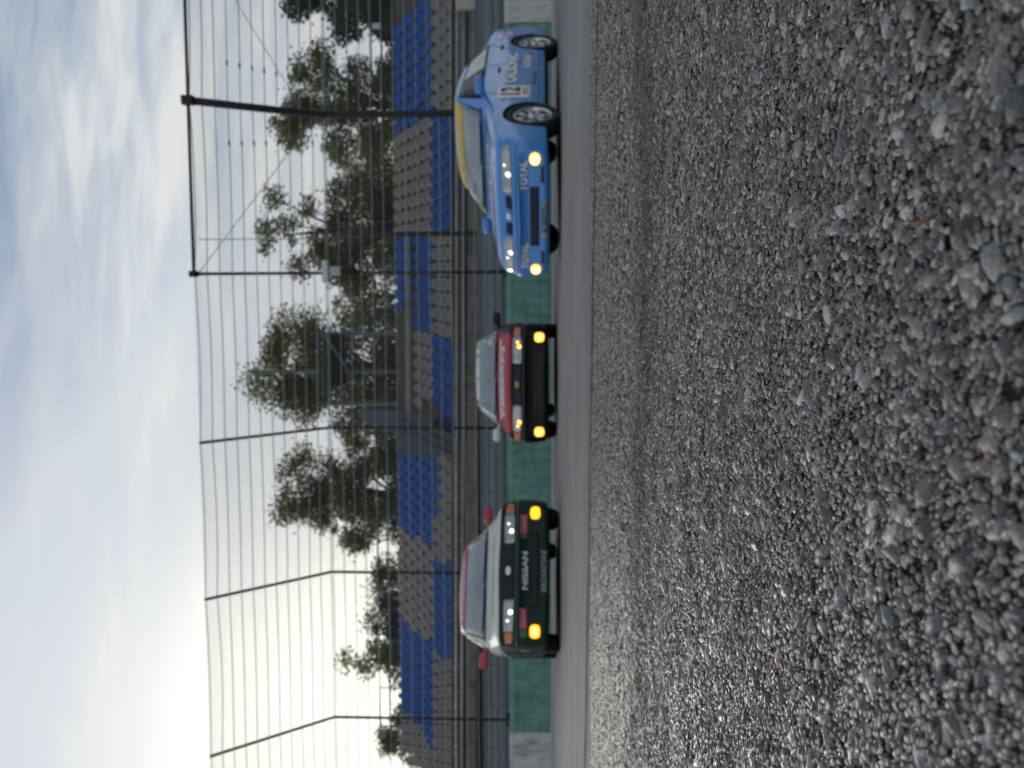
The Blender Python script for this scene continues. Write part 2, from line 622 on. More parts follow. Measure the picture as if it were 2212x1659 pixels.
# bitumen seam across the track
sm = MB()
n = 60
pa, pb = at_depth(1293, 40, 2.62), at_depth(1264, 1600, 3.42)
dirv = (Vector((pb.x, pb.y, 0)) - Vector((pa.x, pa.y, 0))).normalized()
nrm = Vector((-dirv.y, dirv.x, 0))
a0 = Vector((pa.x, pa.y, 0)) - dirv * 1.5
sv, sf = [], []
for i in range(n + 1):
    q = a0 + dirv * (i / n * 7.0)
    wob = 0.012 * math.sin(i * 0.9) + random.uniform(-0.007, 0.007)
    hw = 0.018 + random.uniform(-0.004, 0.007)
    for sgn in (-1, 1):
        e = q + nrm * (wob + sgn * hw)
        sv.append((e.x, e.y, 0.0005))
sf = [(2 * i, 2 * i + 1, 2 * i + 3, 2 * i + 2) for i in range(n)]
tag(sm.add(sv, sf).build('bitumen_joint', M_SEAM, ground), 'thin dark bitumen seam across the asphalt')

# concrete strip at the foot of the wall
wf = wall_frame('concrete_strip')
strip = MB()
strip.box((0, -1.3, 0.002), (60, 2.5, 0.02))
so = strip.build('paving', M_CONC, wf)
tag(wf, 'pale concrete strip at the foot of the green wall', 'pavement', kind='structure')


# ------------------------------------------------------------------ stones in the foreground asphalt
def relief(x, y):
    """slow unevenness of the asphalt near the lens, metres"""
    r_ = 0.0040 + 0.0022 * np.sin(x * 21 + 1.3 * np.sin(y * 17)) * np.sin(y * 26 + 0.7) + 0.0012 * np.sin(x * 57 + y * 31)
    return r_ * np.clip((3.0 - y) / 1.2, 0, 1)


def scatter(n, ya, yb, fade=None):
    """points over the wedge of ground the lens can see, a little wider"""
    out = []
    while sum(len(o) for o in out) < n:
        y = rng.uniform(ya, yb, n * 2)
        x = rng.uniform(-1, 1, n * 2) * (0.62 * yb + 0.12)
        k = np.abs(x) < 0.62 * y + 0.12
        if fade is not None:
            k &= rng.random(n * 2) < fade(y)
        out.append(np.c_[x, y][k])
    return np.concatenate(out)[:n]


def stone_colors(n):
    u = rng.random(n)
    gv = np.clip(rng.lognormal(np.log(0.158), 0.60, n), 0.035, 0.50)
    gv = np.where(u > 0.94, rng.uniform(0.34, 0.58, n), gv)
    tint = rng.normal(0, 0.018, n)
    c = np.c_[gv * (1.09 + tint), gv, gv * (0.885 - tint)]
    blue = (u > 0.10) & (u < 0.13)
    c[blue] *= (0.88, 1.0, 1.08)
    brown = u < 0.009
    c[brown] *= (1.5, 1.08, 0.78)
    return c


NS = 7


def chip_faces(full):
    f = []
    rings = 3 if full else 2
    for r_ in range(rings - 1):
        for i in range(NS):
            a, b = r_ * NS + i, r_ * NS + (i + 1) % NS
            f += [(a, b, b + NS), (a, b + NS, a + NS)]
    t = (rings - 1) * NS
    f += [(t + i, t + (i + 1) % NS, rings * NS) for i in range(NS)]
    return np.array(f)


CHIP_F = {True: chip_faces(True), False: chip_faces(False)}


def chips(full, pts, rad, flat, lift=1.0):
    """broken road chippings: uneven polygon plan, chamfered rim, worn tilted top"""
    n = len(pts)
    an = (np.arange(NS)[None] + rng.uniform(-0.36, 0.36, (n, NS))) * 2 * np.pi / NS
    el = rng.uniform(1.0, 2.3, (n, 1)) ** 0.5
    rr_ = rad[:, None] * rng.uniform(0.72, 1.18, (n, NS))
    px_, py_ = np.cos(an) * rr_ * el, np.sin(an) * rr_ / el
    top = rad * flat * lift
    tx, ty = rng.normal(0, 0.17, (n, 1)), rng.normal(0, 0.17, (n, 1))
    ins = rng.uniform(0.55, 0.88, (n, NS))
    rings = []
    if full:
        rings.append(np.stack([px_ * 1.04, py_ * 1.04, np.broadcast_to(-rad[:, None] * 0.7, px_.shape)], 2))
    rings.append(np.stack([px_, py_, np.broadcast_to(top[:, None] * 0.25, px_.shape) * rng.uniform(-0.5, 1.6, (n, NS)) - (0 if full else 0.001)], 2))
    qx, qy = px_ * ins, py_ * ins
    rings.append(np.stack([qx, qy, top[:, None] * rng.uniform(0.75, 1.12, (n, NS)) + qx * tx + qy * ty], 2))
    ctr = np.stack([rng.normal(0, 0.1, n) * rad, rng.normal(0, 0.1, n) * rad, top * rng.uniform(0.95, 1.15, n)], 1)[:, None]
    v = np.concatenate(rings + [ctr], 1)
    k = v.shape[1]
    rot = rng.uniform(0, 2 * np.pi, (n, 1))
    ca, sa = np.cos(rot), np.sin(rot)
    x = v[..., 0] * ca - v[..., 1] * sa + pts[:, :1]
    y = v[..., 0] * sa + v[..., 1] * ca + pts[:, 1:2]
    z = v[..., 2] - 0.0030 + rng.normal(0, 0.00045, (n, 1)) + relief(pts[:, :1], pts[:, 1:2])
    V = np.stack([x, y, z], 2).reshape(-1, 3)
    bf = CHIP_F[full]
    Fc = (bf[None] + (np.arange(n) * k)[:, None, None]).reshape(-1, 3)
    band_y = pts[:, 1] + 0.05 * np.sin(pts[:, 0] * 5.0) + 0.03 * np.sin(pts[:, 0] * 17.0 + 1) + rng.normal(0, 0.03, n)
    tone_f = (1 - 0.55 * np.exp(-((band_y - 1.42) / 0.13) ** 2)) * (1 + 0.75 * np.clip((pts[:, 1] - 1.5) / 0.4, 0, 1))          # darker band across the track, paler chips beyond it
    C = np.repeat(stone_colors(n) * tone_f[:, None], k, axis=0)
    return V, Fc, C


parts_v, parts_f, parts_c = [], [], []


def put_mosaic(ya, yb, pitch, rim=True, drop=0.06, hvar=0.00075, mod=None, tl=0.21, wing=False):
    """tightly packed chippings: the cells of a disturbed lattice, each with its own height, tilt and chamfer"""
    hw = 0.62 * yb + (0.52 if wing else 0.12)
    ny, nx_ = int((yb - ya) / (pitch * 0.866)) + 4, int(2 * hw / pitch) + 4
    jj, ii = np.mgrid[0:ny, 0:nx_]
    gx = (ii + 0.5 * (jj % 2)) * pitch - hw - pitch
    gy = jj * pitch * 0.866 + ya - pitch
    gx = gx + rng.uniform(-0.46, 0.46, gx.shape) * pitch + 0.6 * pitch * np.sin(gy * 90 + gx * 40)
    gy = gy + rng.uniform(-0.46, 0.46, gx.shape) * pitch + 0.6 * pitch * np.sin(gx * 75 - gy * 35)
    P = np.stack([gx, gy], 2)

    def nb(dj, di_even, di_odd):
        out = np.zeros_like(P)
        j2 = np.clip(jj + dj, 0, ny - 1)
        i2 = np.clip(ii + np.where(jj % 2 == 0, di_even, di_odd), 0, nx_ - 1)
        return P[j2, i2]
    N6 = [nb(0, 1, 1), nb(1, 0, 1), nb(1, -1, 0), nb(0, -1, -1), nb(-1, -1, 0), nb(-1, 0, 1)]
    inner = (jj > 0) & (jj < ny - 1) & (ii > 0) & (ii < nx_ - 1) & ((np.abs(gx) < 0.62 * gy + 0.12) ^ (wing & (np.abs(gx) < 0.62 * gy + 0.52))) & (gy > ya) & (gy < yb) & (rng.random(gx.shape) > drop)
    c = P[inner]
    n = len(c)
    corner = np.stack([(P[inner] + N6[k][inner] + N6[(k + 1) % 6][inner]) / 3 for k in range(6)], 1)
    off = corner - c[:, None]
    sh = rng.uniform(0.74, 1.0, (n, 1, 1))
    ins = rng.uniform(0.50, 0.86, (n, 6, 1))
    tilt = rng.normal(0, tl, (n, 1, 2))
    hz_ = rng.normal(0, hvar, (n, 1)) + relief(c[:, :1], c[:, 1:]) - 0.0018
    o1, o2 = off * sh, off * sh * ins
    z1 = hz_ - pitch * rng.uniform(0.10, 0.34, (n, 6))
    z2 = hz_ + (o2 * tilt).sum(2) + rng.normal(0, 0.00016, (n, 6))
    rings = []
    if rim:
        rings.append(np.concatenate([c[:, None] + o1, z1[..., None]], 2))
    else:
        o2, z2 = o1, hz_ + (o1 * tilt).sum(2) - pitch * 0.14
    rings.append(np.concatenate([c[:, None] + o2, z2[..., None]], 2))
    rings.append(np.concatenate([c, hz_ + 0.00012], 1)[:, None])
    v = np.concatenate(rings, 1)
    k = v.shape[1]
    f = []
    if rim:
        for i in range(6):
            a, b = i, (i + 1) % 6
            f += [(a, b, b + 6), (a, b + 6, a + 6)]
    t = 6 if rim else 0
    f += [(t + i, t + (i + 1) % 6, k - 1) for i in range(6)]
    f = np.array(f)
    band_y = c[:, 1] + 0.05 * np.sin(c[:, 0] * 5.0) + 0.03 * np.sin(c[:, 0] * 17.0 + 1) + rng.normal(0, 0.03, n)
    tone_f = 1 - 0.62 * np.exp(-((band_y - 1.40) / 0.13) ** 2)  # the same darker band over the packed chippings
    if mod is not None:
        tone_f = tone_f * mod(c[:, 1])
    parts_f.append((f[None] + (np.arange(n) * k)[:, None, None]).reshape(-1, 3) + sum(len(q) for q in parts_v))
    parts_v.append(v.reshape(-1, 3))
    parts_c.append(np.repeat(stone_colors(n) * tone_f[:, None], k, axis=0))


def put_fines(n, ya, yb):
    """grit between the chippings: small four sided points"""
    pts = scatter(n, ya, yb)
    r_ = rng.uniform(0.0004, 0.0012, (n, 1))
    an = rng.uniform(0, 6.28, (n, 1)) + np.array([[0, 1.5, 3.1, 4.7]]) + rng.normal(0, 0.3, (n, 4))
    x = np.concatenate([np.cos(an) * r_, rng.normal(0, 0.3, (n, 1)) * r_], 1) + pts[:, :1]
    y = np.concatenate([np.sin(an) * r_, rng.normal(0, 0.3, (n, 1)) * r_], 1) + pts[:, 1:]
    z = np.concatenate([np.full((n, 4), -0.0006), r_ * rng.uniform(0.5, 1.3, (n, 1))], 1) - 0.0024 + relief(pts[:, :1], pts[:, 1:])
    f = np.array([(0, 1, 4), (1, 2, 4), (2, 3, 4), (3, 0, 4)])
    parts_f.append((f[None] + (np.arange(n) * 5)[:, None, None]).reshape(-1, 3) + sum(len(q) for q in parts_v))
    parts_v.append(np.stack([x, y, z], 2).reshape(-1, 3))
    parts_c.append(np.repeat(stone_colors(n) * 0.85, 5, axis=0))


def put_chips(full, n, ya, yb, r0, r1, flat=(0.30, 0.62), fade=None, lift=1.0):
    pts = scatter(n, ya, yb, fade)
    rad = r0 + (r1 - r0) * rng.random(n) ** 1.6
    V, Fc, C = chips(full, pts, rad, rng.uniform(*flat, n), lift)
    parts_f.append(Fc + sum(len(q) for q in parts_v))
    parts_v.append(V)
    parts_c.append(C)


put_mosaic(0.20, 0.76, 0.0047, drop=0.16, hvar=0.00055, tl=0.14)
put_mosaic(0.76, 1.62, 0.0060, drop=0.13, hvar=0.0007, tl=0.18)
put_mosaic(1.62, 3.05, 0.0068, rim=False, drop=0.10, hvar=0.0006, tl=0.24, mod=lambda y: 1.0 + 0.35 * np.clip((y - 1.55) / 0.25, 0, 1))
put_mosaic(0.14, 3.05, 0.0066, rim=False, drop=0.12, hvar=0.0007, tl=0.22, wing=True)
put_chips(True, 2100, 0.20, 0.95, 0.0030, 0.0074, (0.26, 0.46))
put_chips(False, 3600, 0.95, 1.75, 0.0036, 0.0076, (0.3, 0.5))
put_fines(70000, 0.20, 0.85)
gm = raw_mesh('gravel', np.concatenate(parts_v), np.concatenate(parts_f), M_STONE, np.concatenate(parts_c))
gravel = bpy.data.objects.new('gravel', gm)
gravel.parent = ground
col.objects.link(gravel)
gravel['kind'] = 'stuff'

# the stones that show largest, each its own
protos = []
for i in range(14):
    V, Fc, C = chips(True, np.zeros((1, 2)), np.array([0.0046]), np.array([random.uniform(0.32, 0.6)]))
    V[:, 2] -= relief(np.zeros(1), np.zeros(1))[0]
    protos.append(raw_mesh('stone', V, Fc, M_STONE_OBJ))
taken = []
tries = 0
while len(taken) < 300 and tries < 20000:
    tries += 1
    y = 0.24 + 0.58 * random.random() ** 1.15
    x = random.uniform(-1, 1) * (0.50 * y + 0.012)
    s_ = random.choice((0.75, 0.85, 0.95, 1.0, 1.15, 1.4)) * random.uniform(0.9, 1.1)
    if any((x - a) ** 2 + (y - b) ** 2 < (0.0052 * (s_ + c)) ** 2 for a, b, c in taken):
        continue
    taken.append((x, y, s_))
    o = bpy.data.objects.new('stone', random.choice(protos))
    o.parent = ground
    o.location = (x, y, 0.0003 + float(relief(x, y)))
    o.rotation_euler = (random.gauss(0, 0.14), random.gauss(0, 0.14), random.uniform(0, 6.28))
    o.scale = (s_, s_, s_)
    col.objects.link(o)

# fine dark bedding between the stones: a sheet that follows the unevenness
bx = np.linspace(-2.4, 2.4, 240)
by = np.linspace(0.12, 3.0, 145)
BX, BY = np.meshgrid(bx, by)
BZ = -0.0034 + relief(BX, BY) + rng.normal(0, 0.0005, BX.shape)
vi = np.arange(BX.size).reshape(BX.shape)
bf_ = np.stack([vi[:-1, :-1], vi[:-1, 1:], vi[1:, 1:], vi[1:, :-1]], 2).reshape(-1, 4)
bf_ = bf_[np.abs(BX.ravel()[bf_]).max(1) < 0.62 * BY.ravel()[bf_].mean(1) + 0.52]
bed = bpy.data.objects.new('bitumen_bed', raw_mesh('bitumen_bed', np.c_[BX.ravel(), BY.ravel(), BZ.ravel()], bf_, M_BED, smooth=True))
bed.parent = ground
col.objects.link(bed)

# a few bits of dry straw and a rusty splinter on the stones
straw = mat('dry_straw', (0.42, 0.36, 0.16), 0.7, var=0.2)
rust = mat('rusty_splinter', (0.30, 0.12, 0.05), 0.8, var=0.3)
for (dx, dy, ln, an, mt_, lab) in ((1705, 205, 0.016, 0.4, straw, 'short dry straw lying on the asphalt below the blue car'),
                                   (1990, 480, 0.007, 1.5, rust, 'small orange brown splinter lying on the foreground asphalt')):
    p = at_depth(dx, dy, CAM_H / ((dx - HORIZON) / F_PX))
    s_ = MB().tube([(-ln / 2, 0, 0), (0, 0.0012, 0.0012), (ln / 2, 0, 0.0004)], [0.0004, 0.0006, 0.0003] if mt_ is straw else [0.0011, 0.0014, 0.0010], 6)
    o = s_.build('straw' if mt_ is straw else 'splinter', mt_, None, True, (p.x, p.y, 0.0022 + float(relief(p.x, p.y))))
    o.rotation_euler = (0, 0, an)
    tag(o, lab, 'debris')

# ------------------------------------------------------------------ the wall along the track
wall = wall_frame('barrier_wall')
WALL_H = 1.08
sG0, sG1 = S(1583), S(48)


def wall_section(name, s0, s1, m_):
    b = MB()
    prof = [(0.0, 0.0), (0.0, WALL_H - 0.06), (0.02, WALL_H - 0.02), (0.06, WALL_H), (0.30, WALL_H), (0.34, WALL_H - 0.04), (0.34, 0.0)]
    n_ = len(prof)
    b.add([(s0, y, z) for y, z in prof] + [(s1, y, z) for y, z in prof],
          [tuple(range(n_))[::-1], tuple(range(n_, 2 * n_))] + [(i, (i + 1) % n_, (i + 1) % n_ + n_, i + n_) for i in range(n_)])
    return b.build(name, m_, wall)


seg = 2.5
x0 = sG0
while x0 > -32:
    wall_section('bare_section', x0 - seg + 0.012, x0 - 0.004, M_WHITEWALL)
    x0 -= seg
ng = 6
for i in range(ng):
    a_, b_ = sG0 + (sG1 - sG0) * i / ng, sG0 + (sG1 - sG0) * (i + 1) / ng
    o = wall_section('painted_section', a_ + 0.008, b_ - 0.008, M_GREENWALL)
    e = MB().box(((a_ + b_) / 2, -0.005, WALL_H - 0.085), (b_ - a_ - 0.006, 0.012, 0.05)).build('edge_band', M_GREENEDGE, o)
x0 = sG1
while x0 < 32:
    wall_section('bare_section', x0 + 0.004, x0 + seg - 0.012, M_WHITEWALL)
    x0 += seg
tag(wall, 'low concrete track wall painted green in the middle with bare pale ends', 'wall')

# ------------------------------------------------------------------ slate panels behind the wall
pf = wall_frame('panel_fence')
PD = 1.3
ztop = Zp(1037, 587, PD)
proto_p = None
npan = 0
for i in range(-16, 15):
    x = i * 1.22
    if proto_p is None:
        b = MB()
        k = 12
        for j in range(k):                     # folded sheet: ribs
            xx = -0.6 + 1.2 * j / k
            b.box((xx + 0.05, 0.0 if j % 2 else 0.018, ztop / 2), (0.1, 0.02, ztop))
        proto_p = b.build('panel', M_SLATE, pf, loc=(x, PD, 0))
    else:
        dup(proto_p, pf, (x, PD, 0))
for zz in (Zp(1067, 587, PD), Zp(1046, 587, PD), Zp(1083, 587, PD)):
    MB().box((0, PD - 0.05, zz), (44, 0.06, 0.09)).build('rail', M_SLATED, pf)
MB().box((0, PD - 0.01, ztop + 0.025), (44, 0.12, 0.05)).build('top_cap', M_SLATED, pf)
tag(pf, 'slate blue ribbed metal panel fence standing just behind the track wall', 'fence')

# ------------------------------------------------------------------ catch fence: leaning posts, cables, chain link
cf = wall_frame('catch_fence')
FD = 0.45
post_s = [S(1557, FD) - 7.4, S(1557, FD) - 3.7, S(1557, FD), S(1240, FD), S(925, FD), S(587, FD), S(242, FD), S(242, FD) + 3.65, S(242, FD) + 7.3]


def fence_top(s):
    return 8.06 - 0.033 * s


def fence_kink(s):
    return 5.56 - 0.022 * s


LEAN = 1.78


def fence_pt(s, q):
    """q 0 at the wall top, 1 at the kink, 2 at the leaning tip"""
    if q <= 1:
        return Vector((s, FD, WALL_H + (fence_kink(s) - WALL_H) * q))
    return Vector((s, FD - LEAN * (q - 1), fence_kink(s) + (fence_top(s) - fence_kink(s)) * (q - 1)))


for i, s in enumerate(post_s):
    thick = i == 6
    r_ = 0.085 if thick else 0.036
    if thick:
        qs = [0, .5, .82, .9, 1.0, 1.1, 1.2, 1.5, 2.0]
    else:
        qs = [0, .5, .97, 1.0, 1.03, 1.5, 2.0]
    pts = [fence_pt(s, q) for q in qs]
    pts[0].z = 0.9
    if thick:
        for j, q in enumerate(qs):
            if .8 < q < 1.3:
                pts[j].y -= 0.10 * (1 - abs(q - 1.0) / 0.3)
    po = MB().tube(pts, r_, 10).build('post', M_STEEL, cf, True)
    MB().bbox((s, FD, WALL_H + 0.06), (0.26, 0.26, 0.10), 0.012).build('base_plate', M_STEEL, po)
    if i >= 5:
        e = fence_pt(s, 2.0)
        MB().bbox((e.x, e.y, e.z), (0.20 if thick else 0.14, 0.2, 0.24 if thick else 0.15), 0.02).build('bracket', M_STEEL, po)

# cables
z_low = 1.45
qlist = []
q = 0.055
while q < 1.0:
    qlist.append(q)
    q += 0.27 / (5.42 - WALL_H)
q = 1.0
while q < 1.99:
    qlist.append(q)
    q += 0.262 / math.hypot(LEAN, 2.3)
qlist.append(1.985)
for j, q in enumerate(qlist):
    pts = []
    for i in range(len(post_s) - 1):
        for k in range(5):
            s = post_s[i] + (post_s[i + 1] - post_s[i]) * k / 5
            p = fence_pt(s, q)
            sag = 0.05 * math.sin(math.pi * k / 5) * (1.0 + 0.3 * math.sin(j * 1.7 + i))
            p.z -= sag if q > 1.9 else sag * 0.35
            p.y -= 0.045
            pts.append(p)
    p = fence_pt(post_s[-1], q)
    p.y -= 0.045
    pts.append(p)
    co = MB().tube(pts, 0.0105, 6).build('cable', M_CABLE, cf, True)
    if 1.05 < q < 1.8:                       # turnbuckles near the thick post
        for ds in (-0.75, 0.8):
            s = post_s[6] + ds + 0.25 * (q - 1.4) * (1 if ds > 0 else -1)
            p = fence_pt(s, q) + Vector((0, -0.045, -0.012))
            MB().tube([p - Vector((0.07, 0, 0)), p - Vector((0.04, 0, 0)), p + Vector((0.04, 0, 0)), p + Vector((0.07, 0, 0))], [0.008, 0.022, 0.022, 0.008], 6).build('turnbuckle', M_STEEL, co, True)

# top pipe over the two right bays
for a_, b_ in ((5, 6), (6, 7), (7, 8)):
    MB().tube([fence_pt(post_s[a_], 2.0), fence_pt(post_s[b_], 2.0)], 0.036, 8).build('top_pipe', M_STEEL, cf, True)
for (a_, qa, b_, qb) in ((5, 1.97, 6, 1.05), (7, 1.97, 6, 1.15)):
    MB().tube([fence_pt(post_s[a_], qa), fence_pt((post_s[a_] + post_s[b_]) / 2, (qa + qb) / 2), fence_pt(post_s[b_], qb)], 0.009, 6).build('brace_wire', M_CABLE, cf, True)

# chain link, one part to each bay and slope
for i in range(len(post_s) - 1):
    sa, sb = post_s[i], post_s[i + 1]
    for low in (0, 1):
        b = MB()
        W_ = sb - sa
        H_ = (fence_kink(sa) - WALL_H) if low == 0 else math.hypot(LEAN, fence_top(sa) - fence_kink(sa))
        pitch = 0.075
        nn = int((W_ + H_) / pitch)
        for k in range(nn):
            for sg in (1, -1):
                t0_ = k * pitch
                x_a, h_a = (t0_, 0.0) if t0_ < W_ else (W_, t0_ - W_)
                x_b, h_b = (0.0, t0_) if t0_ < H_ else (t0_ - H_, H_)
                if abs(x_a - x_b) < 0.03:
                    continue
                pa_ = fence_pt(sa + (x_a if sg > 0 else W_ - x_a), h_a / H_ + low)
                pb_ = fence_pt(sa + (x_b if sg > 0 else W_ - x_b), h_b / H_ + low)
                kk = max(1, int((pb_ - pa_).length / 0.45))
                b.tube([pa_.lerp(pb_, e_ / kk) for e_ in range(kk + 1)], 0.0031, 3, caps=False)
        b.build('chain_link', M_WIRE, cf)
tag(cf, 'tall catch fence of inward leaning posts, steel cables and wire mesh', 'fence')

# camera housing on the middle post
p = fence_pt(post_s[5], 0.95)
ps, pz = on_plane(708, 587, FD)
lamp = wall_frame('floodlight')
MB().bbox((ps, FD - 0.16, Zp(708, 587, FD)), (0.54, 0.22, 0.15), 0.03).build('housing', M_PALE, lamp)
MB().bbox((ps + 0.02, FD - 0.14, Zp(728, 587, FD)), (0.22, 0.16, 0.28), 0.03).build('gear_box', mat('grey_box', (0.45, 0.46, 0.46), 0.5), lamp)
MB().bbox((ps + 0.01, FD - 0.10, Zp(756, 587, FD)), (0.17, 0.16, 0.34), 0.03).build('clamp', M_DARK, lamp)
tag(lamp, 'pale T shaped floodlight clamped to the middle fence post', 'floodlight')

# dark mast behind the wall right of the floodlight
mast = wall_frame('mast')
MD = 2.2
ms = S(503, MD)
MB().tube([(ms, MD, 0), (ms, MD, Zp(760, 503, MD)), (ms, MD, Zp(715, 503, MD))], [0.07, 0.066, 0.06], 10).build('pole', M_STEEL, mast, True)
MB().tube([(ms - 0.10, MD, Zp(725, 503, MD)), (ms - 0.10, MD, Zp(428, 515, MD))], 0.014, 6).build('rod', M_CABLE, mast, True)
tag(mast, 'dark steel mast with a thin rod behind the blue car', 'mast')

# ------------------------------------------------------------------ grandstand
gs = wall_frame('grandstand')
TILT = 0.018
gs.rotation_euler = (0, TILT, -PHI)
D0, RUN = 6.6, 0.80
NROW = 9
row_d = [D0 + RUN * k for k in range(NROW)]
row_seat_top = [Zp(949 - 12.9 * k, 587, row_d[k]) for k in range(NROW)]
SEAT_H = 0.80
row_z = [t - SEAT_H for t in row_seat_top]
XL, XR = -19.0, 17.0
for k in range(NROW):
    zt = row_z[k]
    zb = row_z[k - 1] if k else row_z[0] - 0.5
    d_ = row_d[k]
    MB().box(((XL + XR) / 2, d_ + 0.12, (zt + zb) / 2 - 0.2), (XR - XL, RUN - 0.004, zt - zb + 0.4)).build('step', M_STEP, gs)
# landing behind the last row
MB().box(((XL + XR) / 2, row_d[-1] + 1.4, row_z[-1] - 0.25), (XR - XL, 1.7, 0.6)).build('landing', M_STEP, gs)
MB().box(((XL + XR) / 2, row_d[-1] + 0.62, row_z[-1] + 0.34), (XR - XL, 0.08, 0.78)).build('back_parapet', M_STEP, gs)
# front parapet, dark recess below it
FDp = 5.6
z1, z0 = Zp(1007, 587, FDp), Zp(1031, 587, FDp)
nb = 12
for i in range(nb):
    wbl = (XR - XL) / nb
    MB().box((XL + wbl * (i + .5), FDp, (z0 + z1) / 2), (wbl - 0.02, 0.20, z1 - z0)).build('fascia_block', M_FASCIA, gs)
MB().box(((XL + XR) / 2, FDp + 0.5, z1 + 0.12), (XR - XL, 0.9, 0.10)).build('walkway', M_STEP, gs)
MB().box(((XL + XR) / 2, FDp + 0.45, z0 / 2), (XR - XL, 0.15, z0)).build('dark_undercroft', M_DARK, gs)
# rails in front of the first row
for dxr, rr in ((998, 0.055), (984, 0.06), (974, 0.025)):
    zr = Zp(dxr, 587, FDp - 0.05)
    MB().tube([(XL, FDp - 0.05, zr), (XR, FDp - 0.05, zr)], rr, 8).build('front_rail', M_PIPE if rr > 0.03 else M_STEEL, gs, True)
s = XL + 0.6
while s < XR:
    MB().tube([(s, FDp + 0.04, z1), (s, FDp + 0.04, Zp(968, 587, FDp))], 0.03, 6).build('rail_post', M_STEEL, gs, True)
    s += 1.9
# back railing
BDp = row_d[-1] + 2.1
zb_top = Zp(806, 587, BDp)
for zz in (zb_top, zb_top - 0.45):
    MB().tube([(XL, BDp, zz), (XR, BDp, zz)], 0.028, 6).build('back_rail', M_STEEL, gs, True)
s = XL + 0.3
while s < XR:
    MB().tube([(s, BDp, row_z[-1] - 0.1), (s, BDp, zb_top)], 0.03, 6).build('back_post', M_STEEL, gs, True)
    s += 1.95


# seat shells
def seat_mesh(m_):
    b = MB()
    prof = [(-0.30, 0.36, 0.235), (-0.29, 0.40, 0.243), (-0.20, 0.42, 0.245), (0.02, 0.40, 0.243), (0.09, 0.46, 0.243), (0.12, 0.58, 0.205), (0.15, 0.68, 0.150), (0.165, 0.76, 0.10), (0.17, 0.80, 0.05)]
    nxs = 6
    vs_, fs = [], []
    for (y, z, hw) in prof:
        for i in range(nxs + 1):
            t = -1 + 2 * i / nxs
            vs_.append((hw * t, y - 0.05 * t * t, z + 0.03 * t * t * (1 if z < 0.45 else 0)))
    for j in range(len(prof) - 1):
        for i in range(nxs):
            a = j * (nxs + 1) + i
            fs.append((a, a + 1, a + nxs + 2, a + nxs + 1))
    b.add(vs_, fs)
    b.box((0, 0.02, 0.19), (0.06, 0.10, 0.38))
    return b.mesh('seat', m_, True)


ME_B, ME_G = seat_mesh(M_SBLUE), seat_mesh(M_SGREY)


def inside(pt, poly):
    x, y = pt
    c = False
    j = len(poly) - 1
    for i in range(len(poly)):
        xi, yi = poly[i]
        xj, yj = poly[j]
        if (yi > y) != (yj > y) and x < (xj - xi) * (y - yi) / (yj - yi) + xi:
            c = not c
        j = i
    return c


BLUE = [[(828, 62), (893, -60), (924, -60), (924, 248), (894, 258), (832, 294)],
        [(924, 250), (972, 250), (972, 497), (924, 497)],
        [(830, 505), (878, 505), (878, 672), (830, 672)],
        [(884, 505), (932, 505), (932, 728), (884, 728)],
        [(934, 733), (975, 733), (975, 962), (934, 962)],
        [(845, 968), (936, 968), (936, 1200), (858, 1136), (845, 1125)],
        [(936, 1218), (975, 1218), (975, 1440), (955, 1440), (936, 1405)],
        [(845, 1330), (856, 1336), (936, 1403), (936, 1640), (893, 1566), (872, 1548), (858, 1536), (845, 1536)]]
seats = []
PITCH_S = 0.505
for k in range(NROW):
    s = XL + 0.5
    while s < XR - 0.4:
        dx, dy = project(s, row_d[k], row_seat_top[k] - 0.13 - s * TILT)
        skip = False
        if dy < 70 and dx < 898 - (dy * 61 / 70.0) - 3:
            skip = True                                   # bare steps at the far right
        if 668 < dy < 900 and dx < 889:
            skip = True                                   # concourse without seats
        if 505 < dy < 672 and 876 < dx < 888:
            skip = True
        if 880 < dy < 968:
            skip = dx < 936                               # stair
        if not skip:
            seats.append((s, k, any(inside((dx, dy), p) for p in BLUE)))
        s += PITCH_S
seats.sort(key=lambda q: (Vector((0, Y0, 0)) + EX * q[0] + EY * row_d[q[1]]).length)
vis = [q for q in seats if -10 < project(q[0], row_d[q[1]], row_seat_top[q[1]])[1] < 1670]
first = set(id(q) for q in vis[:300])
rest = MB()
for q in seats:
    s, k, bl = q
    rj = random.gauss(0, 0.02)
    if id(q) in first:
        o = bpy.data.objects.new('seat', ME_B if bl else ME_G)
        o.parent = gs
        o.location = (s, row_d[k] + 0.05, row_z[k])
        o.rotation_euler = (random.gauss(0, 0.015), 0, rj)
        col.objects.link(o)
    else:
        me = ME_B
        rest.add([(v.co.x + s, v.co.y + row_d[k] + 0.05, v.co.z + row_z[k]) for v in me.vertices], [tuple(p.vertices) for p in me.polygons], 0 if bl else 1)
ro = rest.build('seat_mass', [M_SBLUE, M_SGREY], gs, True)
ro['kind'] = 'stuff'
# concourse in the middle: pipe rail and back wall
c0, c1 = S(895, row_d[4]), S(508, row_d[4])
for dxr in (884, 877):
    zr = Zp(dxr, 700, row_d[4])
    MB().tube([(c0, row_d[4] + 0.02, zr), (c1, row_d[4] + 0.02, zr)], 0.035, 8).build('concourse_rail', M_PIPE, gs, True)
w0, w1 = S(895, row_d[7]), S(672, row_d[7])
MB().box(((w0 + w1) / 2, row_d[7] + 0.5, Zp(868, 760, row_d[7])), (w1 - w0, 0.1, 0.55)).build('concourse_wall', M_STEP, gs)
tag(gs, 'concrete grandstand with rows of blue and grey plastic bucket seats', 'grandstand')

